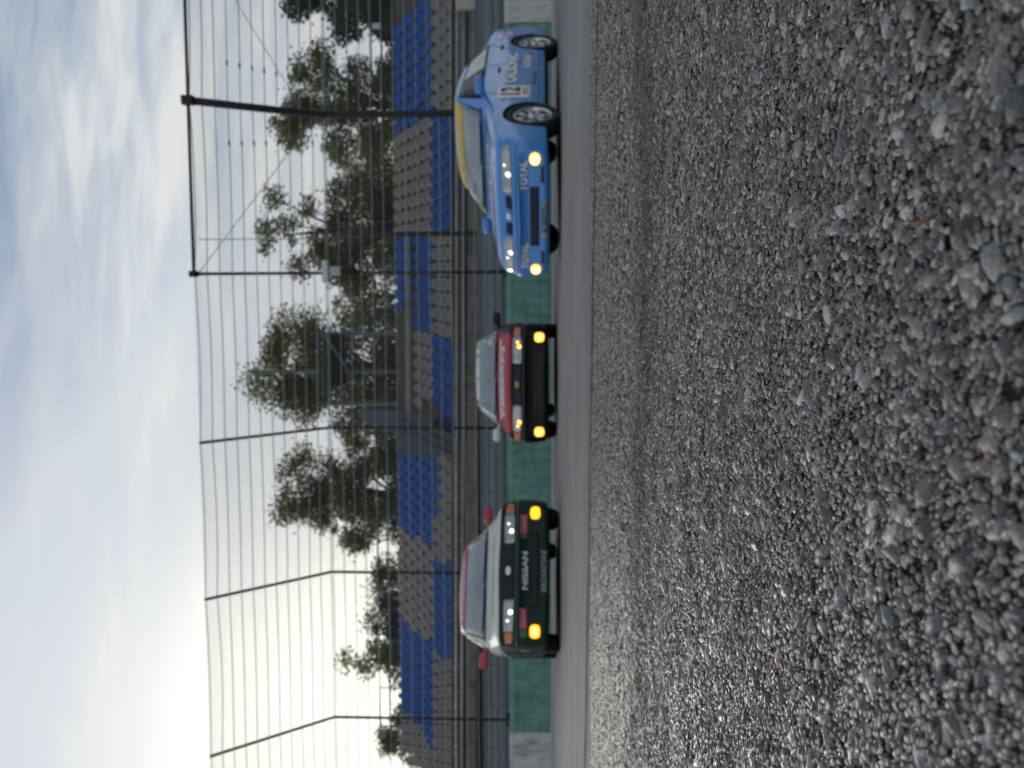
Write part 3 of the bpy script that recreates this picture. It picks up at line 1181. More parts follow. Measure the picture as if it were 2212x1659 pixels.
# stair with a solid slate side panel cutting through the seats
st = wall_frame('stair')
SD = 6.0
poly = []
for dx, dy in ((1006, 984), (1002, 956), (893, 893), (868, 893), (772, 887), (764, 899), (812, 922), (838, 985)):
    pass
low_a, low_b = on_plane(1006, 982, SD), on_plane(1003, 957, SD)
lower = [on_plane(1006, 982, SD), on_plane(1002, 956, SD), on_plane(893, 893, SD), on_plane(855, 890, SD), on_plane(845, 925, SD), on_plane(868, 984, SD)]
MB().prism(lower, SD, SD + 0.08).build('side_panel', M_STAIRP, st)
for k in range(9):
    t_ = k / 8
    a_ = on_plane(1000 - 108 * t_, 950 - 58 * t_, SD)
    MB().box((a_[0] - 0.50, SD + 0.75, a_[1] - 0.62), (0.36, 1.3, 0.06)).build('tread', M_STEP, st)
up = [on_plane(868, 984, SD + 0.1), on_plane(845, 925, SD + 0.1), on_plane(812, 921, SD + 0.1), on_plane(835, 984, SD + 0.1)]
roofp = [on_plane(855, 892, SD + 6), on_plane(772, 888, SD + 6), on_plane(776, 903, SD + 6), on_plane(812, 925, SD + 6), on_plane(850, 935, SD + 6)]
MB().prism(roofp, SD + 6, SD + 6.6).build('head_panel', M_STAIRP, st)
for q0, q1 in (((862, 905), (1000, 972)), ((854, 925), (985, 984))):
    a_, b_ = on_plane(*q0, SD - 0.06), on_plane(*q1, SD - 0.06)
    MB().tube([(a_[0], SD - 0.05, a_[1]), (b_[0], SD - 0.05, b_[1])], 0.03, 6).build('handrail', M_GANTRY, st, True)
tag(st, 'dark slate stair panel slanting down through the grandstand seats', 'stair')

# gantry with a dark screen behind the stand
gt = wall_frame('gantry')
GD = 14.5


def gp(dx, dy, d=GD):
    s, z = on_plane(dx, dy, d)
    return Vector((s, d, z))


for dy in (721, 872):
    t_ = gp(690, dy)
    MB().tube([(t_.x, GD, 0), (t_.x, GD, t_.z)], 0.085, 8).build('column', M_GANTRY, gt, True)
t_ = gp(525, 806)
MB().tube([(t_.x, GD + 0.6, 0), (t_.x, GD + 0.6, t_.z)], [0.12, 0.06], 8).build('lamp_column', M_GANTRY, gt, True)
for dx in (689, 701):
    MB().tube([gp(dx, 716), gp(dx, 876)], 0.075, 6).build('chord', M_GANTRY, gt, True)
for i in range(7):
    dy = 722 + 150 * i / 6
    MB().tube([gp(689, dy), gp(701, dy + (10 if i % 2 else -10))], 0.05, 6).build('rung', M_GANTRY, gt, True)
MB().tube([gp(700, 722, GD - 0.4), gp(790, 852, GD - 0.4)], 0.075, 8).build('brace', M_GANTRY, gt, True)
for dx in (716, 726, 736):
    MB().tube([gp(dx, 828), gp(dx, 870)], 0.06, 6).build('ledge_rail', M_GANTRY, gt, True)
tag(gt, 'grey steel gantry of truss and columns in front of the trees', 'gantry')
scn = wall_frame('video_screen')
a_, b_ = gp(704, 724), gp(747, 828)
cx_, cz_ = (a_.x + b_.x) / 2, (a_.z + b_.z) / 2
MB().bbox((cx_, GD - 0.15, cz_), (abs(a_.x - b_.x), 0.25, abs(a_.z - b_.z)), 0.03).build('cabinet', M_SCREEN, scn)
nm = 4
for i in range(nm):
    wd = abs(a_.x - b_.x) / nm
    MB().bbox((min(a_.x, b_.x) + wd * (i + .5), GD - 0.285, cz_), (wd - 0.03, 0.03, abs(a_.z - b_.z) - 0.06), 0.006).build('module', M_SCREEN, scn)
tag(scn, 'black switched off video screen hanging in the steel gantry', 'screen')

# small fixtures seen through the fence
sg_ = wall_frame('signal_box')
q = on_plane(1009, 4, 5.2)
MB().bbox((q[0], 5.2, q[1]), (0.42, 0.25, 0.62), 0.04).build('housing', mat('ivory_box', (0.62, 0.60, 0.50), 0.5), sg_)
MB().tube([(q[0], 5.25, 0), (q[0], 5.25, q[1] - 0.3)], 0.04, 8).build('pole', M_STEEL, sg_, True)
tag(sg_, 'ivory signal box on a pole at the right end of the fascia', 'signal box')
for (dx, dy, m_, lab, wd, hg) in ((812, 57, M_PALE, 'small pale board on a post above the bare steps', 0.26, 0.34), (826, 1588, M_TEAL, 'small teal sign on a post behind the leftmost seats', 0.26, 0.34)):
    bo = wall_frame('sign_board')
    q = on_plane(dx, dy, BDp + 0.3)
    MB().bbox((q[0], BDp + 0.3, q[1]), (wd, 0.03, hg), 0.008).build('board', m_, bo)
    MB().tube([(q[0], BDp + 0.34, row_z[-1] - 0.6), (q[0], BDp + 0.34, q[1])], 0.02, 6).build('post', M_STEEL, bo, True)
    tag(bo, lab, 'sign')


# ------------------------------------------------------------------ trees
def tree(name, label, dx_top, dy_c, half_px, Y, n_leaf, leaf, lm, clumps=46, shape='round', dens=1.0, z_lo=None, group=None):
    c = at_depth(HORIZON, dy_c, Y)
    top = at_depth(dx_top, dy_c, Y).z
    rx = half_px / F_PX * Y
    zl = z_lo if z_lo is not None else top * 0.22
    root = empty(name, (c.x, c.y, 0))
    rr = np.random.default_rng(abs(hash(label)) % 1000 if False else int(dy_c * 7 + dx_top))
    hz = (top - zl) / 2
    cz = (top + zl) / 2
    # trunk and limbs
    b = MB()
    tr = max(0.12, top * 0.014)
    tp = [(0, 0, 0), (0.1, 0, zl), (0.05 * rx, 0.1, cz), (-0.04 * rx, 0, top * 0.86)]
    b.tube(tp, [tr * 1.4, tr, tr * 0.6, tr * 0.12], 8)
    cl = []
    for i in range(clumps):
        while True:
            p = rr.uniform(-1, 1, 3)
            if shape == 'cone':
                h = (p[2] + 1) / 2
                if math.hypot(p[0], p[1]) < (1 - h) * 0.95 + 0.06:
                    break
            else:
                d = p[0] ** 2 + p[1] ** 2 + (p[2] ** 2 if p[2] > 0 else 0.25 * p[2] ** 2)
                if 0.10 < d < 1.0:
                    break
        q_ = np.array([p[0] * rx * 0.92, p[1] * rx * 0.8, cz + p[2] * hz * 0.92])
        cl.append(q_)
        if i % 2 == 0:
            f0 = min(max((q_[2] - zl) / (top - zl), 0) * 0.8, 0.85)
            base_z = zl + (top - zl) * f0 * 0.75
            b.tube([(0, 0, base_z), (q_[0] * .5, q_[1] * .5, (base_z + q_[2]) / 2 + 0.1), tuple(q_)], [tr * 0.38, tr * 0.22, 0.02], 5)
    b.build('trunk', M_BARK, root, True)
    cl = np.array(cl)
    cr = rr.uniform(0.5, 1.5, len(cl)) * (rx * 0.24 if shape != 'cone' else rx * 0.30)
    wts = cr ** 2
    idx = rr.choice(len(cl), n_leaf, p=wts / wts.sum())
    dirs = rr.normal(size=(n_leaf, 3))
    dirs /= np.linalg.norm(dirs, axis=1)[:, None]
    rad = rr.random(n_leaf) ** 0.5
    P = cl[idx] + dirs * (cr[idx] * rad)[:, None] * (1.0, 1.0, 0.8)
    if shape != 'cone':
        stray = rr.random(n_leaf) < 0.27
        P[stray] += rr.uniform(-1, 1, (stray.sum(), 3)) * rx * 0.13
    # leaf sprays: bent rhombus of two triangles
    u = rr.normal(size=(n_leaf, 3))
    u[:, 2] *= 0.6
    u /= np.linalg.norm(u, axis=1)[:, None]
    t_ = rr.normal(size=(n_leaf, 3))
    v = np.cross(u, t_)
    v /= np.linalg.norm(v, axis=1)[:, None]
    sz = leaf * rr.uniform(0.55, 1.35, n_leaf)[:, None]
    nrm_ = np.cross(u, v)
    A = P - u * sz
    B = P + v * sz * 0.5 + nrm_ * sz * 0.18
    Cc = P + u * sz
    Dd = P - v * sz * 0.5 + nrm_ * sz * 0.18
    V = np.stack([A, B, Cc, Dd], 1).reshape(-1, 3)
    k4 = np.arange(n_leaf) * 4
    Fc = np.concatenate([np.c_[k4, k4 + 1, k4 + 2], np.c_[k4, k4 + 2, k4 + 3]])
    tone = np.clip(rr.normal(0.45, 0.25, n_leaf), 0, 1)
    C = np.repeat(np.c_[tone, tone, tone], 4, axis=0)
    o = bpy.data.objects.new('crown', raw_mesh('crown', V, Fc, lm, C))
    o.parent = root
    col.objects.link(o)
    tag(root, label, 'tree', group)
    return root


GT = 'trees behind the grandstand'
tree('broadleaf_tree', 'dense green tree at the right edge behind the bare steps', 600, -20, 108, 46, 42000, 0.14, M_LEAF3, 110, z_lo=4.0, group=GT)
tree('broadleaf_tree', 'loose tree behind the thick fence post above the blue car', 570, 222, 132, 50, 23625, 0.14, M_LEAF1, 90, z_lo=6.0, group=GT)
tree('broadleaf_tree', 'bushy tree behind the dark mast with its trunk showing', 520, 498, 126, 50, 27125, 0.14, M_LEAF1, 96, z_lo=6.0, group=GT)
tree('broadleaf_tree', 'broad tree behind the steel gantry and video screen', 518, 795, 160, 52, 35875, 0.14, M_LEAF1, 120, z_lo=5.5, group=GT)
tree('broadleaf_tree', 'round tree above the blue seats left of the stair', 578, 1072, 122, 54, 26250, 0.14, M_LEAF1, 96, z_lo=6.5, group=GT)
tree('conifer_tree', 'dark conifer with a pointed top beside the round tree', 752, 1250, 95, 62, 19250, 0.14, M_LEAF2, 70, 'cone', z_lo=4.0, group=GT)
tree('conifer_tree', 'low dark conifer behind the middle grey seats', 728, 1335, 100, 62, 20125, 0.14, M_LEAF2, 70, 'cone', z_lo=4.0, group=GT)
tree('conifer_tree', 'tallest slim conifer standing against the bright glow', 684, 1432, 92, 60, 16625, 0.14, M_LEAF1, 80, 'cone', z_lo=5.0, group=GT)
tree('broadleaf_tree', 'low wide dark tree filling in beneath the conifers', 778, 1335, 150, 66, 33250, 0.14, M_LEAF2, 100, z_lo=4.0, group=GT)
tree('broadleaf_tree', 'small sparse tree lowest at the left edge behind the railing', 800, 1590, 75, 60, 5600, 0.14, M_LEAF1, 50, z_lo=7.0, group=GT)
tree('broadleaf_tree', 'low tree filling the gap beneath the two bushy trees', 738, 352, 100, 60, 11375, 0.14, M_LEAF1, 66, z_lo=6.0, group=GT)
tree('broadleaf_tree', 'low tree filling the gap right of the gantry', 712, 640, 85, 60, 11375, 0.14, M_LEAF1, 66, z_lo=6.0, group=GT)
tree('broadleaf_tree', 'low tree showing between the gantry and the round tree', 728, 935, 80, 60, 9625, 0.14, M_LEAF1, 60, z_lo=6.0, group=GT)

# ------------------------------------------------------------------ cars
M_BLACK = mat('black_trim', (0.006, 0.006, 0.007), 0.6, var=0.2)
M_TYRE = mat('tyre_rubber', (0.014, 0.014, 0.014), 0.8, var=0.25, vscale=20, bump=0.3, bscale=60)
M_ARCH = mat('arch_black', (0.008, 0.008, 0.008), 0.9, var=0.1)
M_RIM = mat('rim_silver', (0.60, 0.61, 0.62), 0.28, 0.75, var=0.08)
M_RIMD = mat('rim_dark', (0.10, 0.10, 0.11), 0.35, 0.7, var=0.1)
M_GLASS = mat('sky_painted_glass', (0.15, 0.185, 0.205), 0.08, 0.0, var=0.35, vscale=2.2, spec=0.9, coat=0.6)  # reflected sky painted into the colour as uneven grey-blue
M_SIDEGLASS = mat('dark_side_glass', (0.010, 0.013, 0.014), 0.15, var=0.3, vscale=2, spec=0.12)
M_REARGLASS = mat('reflection_painted_glass', (0.24, 0.29, 0.28), 0.10, var=0.5, vscale=4, spec=0.9, coat=0.6)  # pale grey-green painted in for reflected trees and light seen through
M_REFLECTOR = mat('lamp_reflector', (0.42, 0.43, 0.42), 0.16, 0.7, var=0.35, vscale=9, spec=0.8, coat=1.0)
M_AMBER = mat('amber_lens', (0.55, 0.17, 0.02), 0.22, var=0.12, coat=1.0)
M_WHITE = mat('white_vinyl', (0.82, 0.82, 0.80), 0.45, var=0.06)
M_SILVER = mat('silver_vinyl', (0.45, 0.46, 0.47), 0.4, 0.3, var=0.08)
M_YELLOW = mat('yellow_vinyl', (0.72, 0.50, 0.03), 0.4, var=0.06)
M_RED = mat('red_vinyl', (0.45, 0.06, 0.08), 0.4, var=0.08)
M_PINK = mat('pink_vinyl', (0.70, 0.42, 0.48), 0.45, var=0.06)
M_INK = mat('black_vinyl', (0.012, 0.012, 0.014), 0.5, var=0.1)
M_NAVY = mat('navy_vinyl', (0.03, 0.06, 0.16), 0.4, var=0.1)
M_GREENV = mat('green_vinyl', (0.03, 0.20, 0.09), 0.4, var=0.1)
M_LIME = mat('lime_sticker', (0.45, 0.62, 0.03), 0.5, var=0.1)
M_FOGY = mat('fog_lamp_amber', (0.8, 0.5, 0.05), 0.3, var=0, emit=(1.0, 0.36, 0.005), estr=1.5)
M_FOGC = mat('fog_lamp_core', (0.9, 0.7, 0.2), 0.3, var=0, emit=(1.0, 0.64, 0.08), estr=4.2)
M_FOGW = mat('fog_lamp_white', (0.9, 0.8, 0.6), 0.3, var=0, emit=(1.0, 0.60, 0.13), estr=3.2)
M_BULB = mat('lit_bulb', (0.9, 0.9, 0.8), 0.3, var=0, emit=(1.0, 0.93, 0.72), estr=1.5)
M_BULBO = mat('lit_side_lamp', (0.9, 0.5, 0.1), 0.3, var=0, emit=(1.0, 0.42, 0.03), estr=2.6)
M_TAIL = mat('tail_lens', (0.35, 0.01, 0.01), 0.2, var=0.1, coat=1.0)

# (y, bow, bottom, half width, shoulder z, belt x, belt z, top x, top edge z, top centre z); y = 0 at the front axle, nose towards -y
STATIONS = [
    (-.895, .10, .20, .74, .36, .72, .42, .62, .44, .445),
    (-.880, .10, .14, .79, .40, .77, .46, .70, .475, .48),
    (-.83, .10, .12, .825, .44, .80, .50, .74, .52, .525),
    (-.785, .10, .12, .835, .47, .80, .55, .74, .57, .58),
    (-.745, .10, .12, .84, .49, .80, .625, .74, .655, .67),
    (-.69, .09, .12, .842, .52, .80, .67, .72, .70, .72),
    (-.40, .04, .12, .847, .56, .81, .715, .68, .76, .782),
    (0, .02, .14, .85, .60, .815, .765, .68, .818, .838),
    (.40, 0, .14, .85, .62, .82, .825, .70, .868, .888),
    (.50, 0, .14, .85, .62, .82, .86, .69, .915, .94),
    (.85, 0, .14, .85, .62, .82, .89, .635, 1.125, 1.165),
    (1.20, 0, .14, .85, .62, .82, .90, .585, 1.29, 1.335),
    (1.36, 0, .14, .85, .62, .82, .90, .565, 1.325, 1.372),
    (1.80, 0, .14, .85, .62, .82, .905, .56, 1.345, 1.392),
    (2.25, 0, .14, .85, .62, .82, .91, .56, 1.325, 1.37),
    (2.45, 0, .14, .85, .62, .82, .915, .575, 1.28, 1.32),
    (2.85, 0, .14, .848, .62, .815, .925, .62, 1.10, 1.135),
    (3.08, 0, .15, .842, .62, .81, .93, .66, .985, 1.01),
    (3.36, 0, .18, .83, .60, .79, .90, .66, .955, .975),
    (3.47, -.06, .24, .80, .56, .77, .84, .64, .91, .925),
    (3.50, -.08, .30, .74, .52, .70, .76, .58, .82, .835)]


class Car:
    def __init__(s, name, label, loc, rz, wk, hk, paint, rim, square=0.0):
        s.root = empty(name, (loc[0], loc[1], 0.0), rz)
        tag(s.root, label, 'car')
        verts, faces = [], []
        npt = 9
        for (y, bow, zb, w_, zsh, xb, zbt, xt, zte, ztc) in STATIONS:
            half = [(0, zb), (w_ * .74, zb), (w_ * .965, zb + .035), (w_, zb + .15), (w_ * (1 + .004), zsh), (xb, zbt), (xt, zte), (xt * .55, zte + (ztc - zte) * .72), (0, ztc)]
            ring = half + [(-x, z) for x, z in half[-2:0:-1]]
            for x, z in ring:
                bx_ = bow * (1 - square)
                verts.append((x * wk, y + bx_ * (abs(x) / .85) ** 2.2, z * hk))
        nr = 16
        ns = len(STATIONS)
        for j in range(ns - 1):
            for i in range(nr):
                a, b = j * nr + i, j * nr + (i + 1) % nr
                faces.append((a, b, b + nr, a + nr))
        for base, flip in ((0, False), ((ns - 1) * nr, True)):
            for i in range(8):                 # end caps as strips from side to side
                a, b = i, i + 1
                c, d = (nr - b) % nr, (nr - a) % nr
                f = [base + a, base + b] + ([base + c] if c != b else []) + ([base + d] if d != a else [])
                faces.append(tuple(f[::-1] if not flip else f))
        me = bpy.data.meshes.new('body')
        me.from_pydata(verts, [], faces)
        me.materials.append(paint)
        me.materials.append(M_ARCH)
        bm = bmesh.new()
        bm.from_mesh(me)
        cr = bm.edges.layers.float.new('crease_edge')
        for e in bm.edges:                      # keep belt line, roof edge and rocker crisp
            i, j = e.verts[0].index, e.verts[1].index
            if i % nr == j % nr:
                k = i % nr
                if k in (2, 14):
                    e[cr] = 0.55
                if k in (5, 11, 6, 10):
                    e[cr] = 0.42
                if k in (4, 12):
                    e[cr] = 0.35
        bmesh.ops.recalc_face_normals(bm, faces=bm.faces[:])
        bm.to_mesh(me)
        bm.free()
        o = bpy.data.objects.new('body', me)
        o.parent = s.root
        col.objects.link(o)
        sub = o.modifiers.new('s', 'SUBSURF')
        sub.levels = sub.render_levels = 3
        dg = bpy.context.evaluated_depsgraph_get()
        full = bpy.data.meshes.new_from_object(o.evaluated_get(dg))
        s.bvh = BVHTree.FromPolygons([v.co.copy() for v in full.vertices], [tuple(p.vertices) for p in full.polygons])
        # wheel arches
        cuts = []
        for y in (0.0, 2.58):
            for sd in (-1, 1):
                b = MB()
                n_ = 36
                xa, xb_ = sd * .56 * wk, sd * 1.05
                ring = [(y + .345 * math.cos(2 * math.pi * k / n_), .30 + .345 * math.sin(2 * math.pi * k / n_)) for k in range(n_)]
                b.add([(xa, p, q) for p, q in ring] + [(xb_, p, q) for p, q in ring], [tuple(range(n_)), tuple(range(2 * n_ - 1, n_ - 1, -1))] + [(k, k + n_, (k + 1) % n_ + n_, (k + 1) % n_) for k in range(n_)])
                c = b.build('cutter', [paint, M_ARCH])
                c.data.polygons.foreach_set('material_index', [1] * len(c.data.polygons))
                c.parent = s.root
                cuts.append(c)
                md = o.modifiers.new('b', 'BOOLEAN')
                md.operation = 'DIFFERENCE'
                md.solver = 'EXACT'
                md.object = c
        bpy.context.view_layer.update()
        dg = bpy.context.evaluated_depsgraph_get()
        cutm = bpy.data.meshes.new_from_object(o.evaluated_get(dg))
        o.modifiers.clear()
        o.data = cutm
        cutm.name = 'body'
        cutm.polygons.foreach_set('use_smooth', [True] * len(cutm.polygons))
        for c in cuts:
            bpy.data.objects.remove(c)
        s.body = o
        s.wk, s.hk = wk, hk
        for y in (0.0, 2.58):
            for sd in (-1, 1):
                s.wheel(sd, y, rim)

    # ---- rays onto the body
    def hit(s, axis, a, b, off):
        if axis == 'front':
            o, d = Vector((a, -4, b)), Vector((0, 1, 0))
        elif axis == 'right':
            o, d = Vector((4, a, b)), Vector((-1, 0, 0))
        elif axis == 'left':
            o, d = Vector((-4, a, b)), Vector((1, 0, 0))
        elif axis == 'back':
            o, d = Vector((a, 8, b)), Vector((0, -1, 0))
        else:
            o, d = Vector((a, b, 4)), Vector((0, 0, -1))
        p, nn, _, _ = s.bvh.ray_cast(o, d)
        if p is None:
            p, nn, _, _ = s.bvh.find_nearest(o + d * (3.2 if axis != 'top' else 3.0))
        if nn.dot(d) > 0:
            nn = -nn
        nn = (nn - d * 0.6).normalized()
        return p + nn * off, nn

    def patch(s, name, axis, quad, m_, off=.006, n=(10, 6), parent=None, round_=0.0, smooth=True, depth=.012):
        """panel between four corners (in the projection's plane), laid on the body with a rim of its own"""
        nu, nv = n
        q = [Vector((x, y)) for x, y in quad]
        verts, nrm = [], []
        for j in range(nv + 1):
            for i in range(nu + 1):
                u, v = i / nu, j / nv
                if round_:
                    uu, vv_ = 2 * u - 1, 2 * v - 1
                    e = 1.0
                    ex = uu * math.sqrt(max(0, 1 - round_ * vv_ * vv_ / 2))
                    ey = vv_ * math.sqrt(max(0, 1 - round_ * uu * uu / 2))
                    u, v = (ex + 1) / 2, (ey + 1) / 2
                a = q[0].lerp(q[1], u)
                b = q[3].lerp(q[2], u)
                c = a.lerp(b, v)
                p, nn = s.hit(axis, c.x, c.y, off)
                verts.append(p)
                nrm.append(nn)
        fs = [(j * (nu + 1) + i, j * (nu + 1) + i + 1, (j + 1) * (nu + 1) + i + 1, (j + 1) * (nu + 1) + i) for j in range(nv) for i in range(nu)]
        loop = [i for i in range(nu)] + [j * (nu + 1) + nu for j in range(nv)] + [nv * (nu + 1) + i for i in range(nu, 0, -1)] + [j * (nu + 1) for j in range(nv, 0, -1)]
        k0 = len(verts)
        for i in loop:
            verts.append(verts[i] - nrm[i] * depth)
        for k in range(len(loop)):
            k2 = (k + 1) % len(loop)
            fs.append((loop[k], loop[k2], k0 + k2, k0 + k))
        return MB().add(verts, fs).build(name, m_, parent or s.root, smooth)

    def text(s, name, axis, txt, cx, cz, wd, ht, m_, off=.009, bold=.02, shear=0.0, parent=None, wrap=0.0):
        cu = bpy.data.curves.new('t', 'FONT')
        cu.body = txt
        cu.size = 1.0
        cu.offset = bold
        cu.shear = shear
        cu.resolution_u = 3
        to = bpy.data.objects.new('t', cu)
        col.objects.link(to)
        dg = bpy.context.evaluated_depsgraph_get()
        me = bpy.data.meshes.new_from_object(to.evaluated_get(dg))
        bpy.data.objects.remove(to)
        xs_ = [v.co.x for v in me.vertices]
        ys_ = [v.co.y for v in me.vertices]
        x0_, x1_, y0_, y1_ = min(xs_), max(xs_), min(ys_), max(ys_)
        sgn = -1 if axis in ('left', 'back') else 1
        vs_ = []
        for v in me.vertices:
            a = cx + sgn * ((v.co.x - x0_) / (x1_ - x0_) - .5) * wd
            b = cz + ((v.co.y - y0_) / (y1_ - y0_) - .5) * ht + wrap * (a - cx) ** 2
            vs_.append(s.hit(axis, a, b, off)[0])
        b = MB().add(vs_, [tuple(p.vertices) for p in me.polygons])
        bpy.data.meshes.remove(me)
        return b.build(name, m_, parent or s.root)

    def line(s, name, axis, pts, wd, m_, off=.004):
        b = MB()
        vs_ = []
        dense = []
        for (a0, b0), (a1, b1) in zip(pts[:-1], pts[1:]):
            k_ = max(2, int(math.hypot(a1 - a0, b1 - b0) / .06))
            dense += [(a0 + (a1 - a0) * t / k_, b0 + (b1 - b0) * t / k_) for t in range(k_)]
        dense.append(pts[-1])
        P = [s.hit(axis, a, c, off)[0] for a, c in dense]
        return b.tube(P, wd, 5).build(name, m_, s.root, True)

    def lamp(s, name, x, z, wd, ht, rim_m, core_m, core=.62, axis='front', round_=.7):
        o = s.patch(name, axis, [(x - wd / 2, z - ht / 2), (x + wd / 2, z - ht / 2), (x + wd / 2, z + ht / 2), (x - wd / 2, z + ht / 2)], rim_m, .012, (6, 6), None, round_, depth=.03)
        c = s.patch('bulb', axis, [(x - wd / 2 * core, z - ht / 2 * core), (x + wd / 2 * core, z - ht / 2 * core), (x + wd / 2 * core, z + ht / 2 * core), (x - wd / 2 * core, z + ht / 2 * core)], core_m, .018, (6, 6), o, .9, depth=.004)
        return o

    def wheel(s, sd, y, rim):
        r0, r1, wt = .31, .215, .205
        xo = sd * (.845 * s.wk)
        c = (xo - sd * wt / 2, y, .31)
        prof = [(-wt * .38, r1), (-wt * .5, r1 + .03), (-wt * .5, r0 - .02), (-wt * .42, r0 - .004), (-wt * .2, r0), (wt * .2, r0), (wt * .42, r0 - .004), (wt * .5, r0 - .02), (wt * .5, r1 + .03), (wt * .38, r1), (-wt * .38, r1)]
        b = MB().lathe(prof, 40, 0, 'X', c)
        tread = b.build('wheel', M_TYRE, s.root, True)
        rb = MB()
        xf = c[0] + sd * wt * .40
        rb.lathe([(xf, r1 + .004), (xf + sd * .012, r1 - .004), (xf, r1 - .018), (xf - sd * .03, r1 - .026)], 40, 0, 'X', (0, y, .31))
        rb.lathe([(xf - sd * .055, r1 - .02), (xf - sd * .06, .001)], 24, 1, 'X', (0, y, .31))
        for k in range(7):
            an = 2 * math.pi * k / 7 + .3
            for off_ in (-.085, .085):
                a0, a1 = an + off_ * .8, an + off_ * 1.5
                p0 = Vector((xf - sd * .012, y + .045 * math.cos(a0), .31 + .045 * math.sin(a0)))
                p1 = Vector((xf - sd * .010, y + (r1 - .02) * math.cos(a1), .31 + (r1 - .02) * math.sin(a1)))
                rb.tube([p0, p1], [.013, .010], 5)
        rb.lathe([(xf - sd * .03, .065), (xf - sd * .002, .058), (xf + sd * .004, .03), (xf + sd * .004, .001)], 16, 0, 'X', (0, y, .31))
        rb.build('rim', [rim, M_RIMD], tread, True)

    def mirror(s, sd, m_, glassm=None):
        x0_, y0_, z0_ = .80 * s.wk, .68, .945 * s.hk
        b = MB()
        bm = bmesh.new()
        bmesh.ops.create_uvsphere(bm, u_segments=14, v_segments=10, radius=1.0)
        for v in bm.verts:
            x, y, z = v.co
            pw = lambda t: math.copysign(abs(t) ** .6, t)
            v.co = Vector((sd * (x0_ + .13 + pw(x) * .105), y0_ + pw(y) * .055 + .01 * x, z0_ + pw(z) * .062))
        bm.verts.index_update()
        b.add([v.co for v in bm.verts], [[v.index for v in f.verts] for f in bm.faces])
        bm.free()
        o = b.build('wing_mirror', m_, s.root, True)
        MB().tube([(sd * (x0_ - .05), y0_ + .03, z0_ - .05), (sd * (x0_ + .07), y0_ + .01, z0_ - .025)], [.035, .025], 8).build('stalk', m_, o, True)
        return o

    def common(s, ws_top=1.30, side=True):
        hk = s.hk
        ws = s.patch('windscreen', 'front', [(-.665, .935 * hk), (.665, .935 * hk), (.535, ws_top * hk), (-.535, ws_top * hk)], M_GLASS, .005, (16, 10))
        s.ws = ws
        s.line('screen_trim', 'front', [(-.70, .932 * hk), (-.68, .925 * hk), (.68, .925 * hk), (.70, .932 * hk)], .012, M_BLACK)
        for xw in (-.30, .28):
            s.line('wiper', 'front', [(xw - .28, .955 * hk), (xw, .942 * hk), (xw + .26, .938 * hk)], .011, M_BLACK, .016)
        s.patch('screen_frit', 'front', [(-.69, .920 * hk), (.69, .920 * hk), (.555, (ws_top + .015) * hk), (-.555, (ws_top + .015) * hk)], M_BLACK, .003, (16, 10))
        for ax in ('left', 'right'):
            s.patch('window_frame', ax, [(.69, .922 * hk), (2.68, .937 * hk), (2.44, 1.225 * hk), (1.20, 1.262 * hk)], M_BLACK, .003, (18, 6))
            s.patch('front_window', ax, [(.74, .935 * hk), (1.60, .945 * hk), (1.60, 1.255 * hk), (1.20, 1.235 * hk)], M_SIDEGLASS, .005, (10, 6))
            s.patch('rear_window', ax, [(1.68, .945 * hk), (2.62, .955 * hk), (2.42, 1.20 * hk), (1.68, 1.255 * hk)], M_REARGLASS, .005, (10, 6))
            s.line('door_seam', ax, [(.62, .30), (.60, .62 * hk), (.72, .90 * hk)], .004, M_INK, .0005)
            s.line('door_seam', ax, [(1.66, .24), (1.66, .91 * hk)], .004, M_INK, .0005)
            s.line('door_seam', ax, [(2.24, .62 * hk), (2.55, .93 * hk)], .004, M_INK, .0005)
            s.line('sill_seam', ax, [(.42, .245), (2.2, .245)], .004, M_INK, .0005)
            for y in (1.46, 2.36):
                s.patch('door_handle', ax, [(y - .08, .735 * hk), (y + .08, .735 * hk), (y + .08, .765 * hk), (y - .08, .765 * hk)], M_BLACK, .014, (4, 2), depth=.02)
        s.patch('rear_screen', 'back', [(-.60, 1.02 * hk), (.60, 1.02 * hk), (.52, 1.26 * hk), (-.52, 1.26 * hk)], M_SIDEGLASS, .005, (12, 6))
        for sg in (-1, 1):
            s.patch('tail_lamp', 'back', [(sg * .40, .66 * hk), (sg * .70, .66 * hk), (sg * .70, .80 * hk), (sg * .40, .80 * hk)], M_TAIL, .01, (6, 4))
        # underside and bonnet shut line
        MB().box((0, 1.3, .155), (1.3, 3.6, .05)).build('underbody', M_ARCH, s.root)
        s.line('bonnet_seam', 'top', [(-.67, -.52), (-.66, .30)], .004, M_INK, .0005)
        s.line('bonnet_seam', 'top', [(.67, -.52), (.66, .30)], .004, M_INK, .0005)

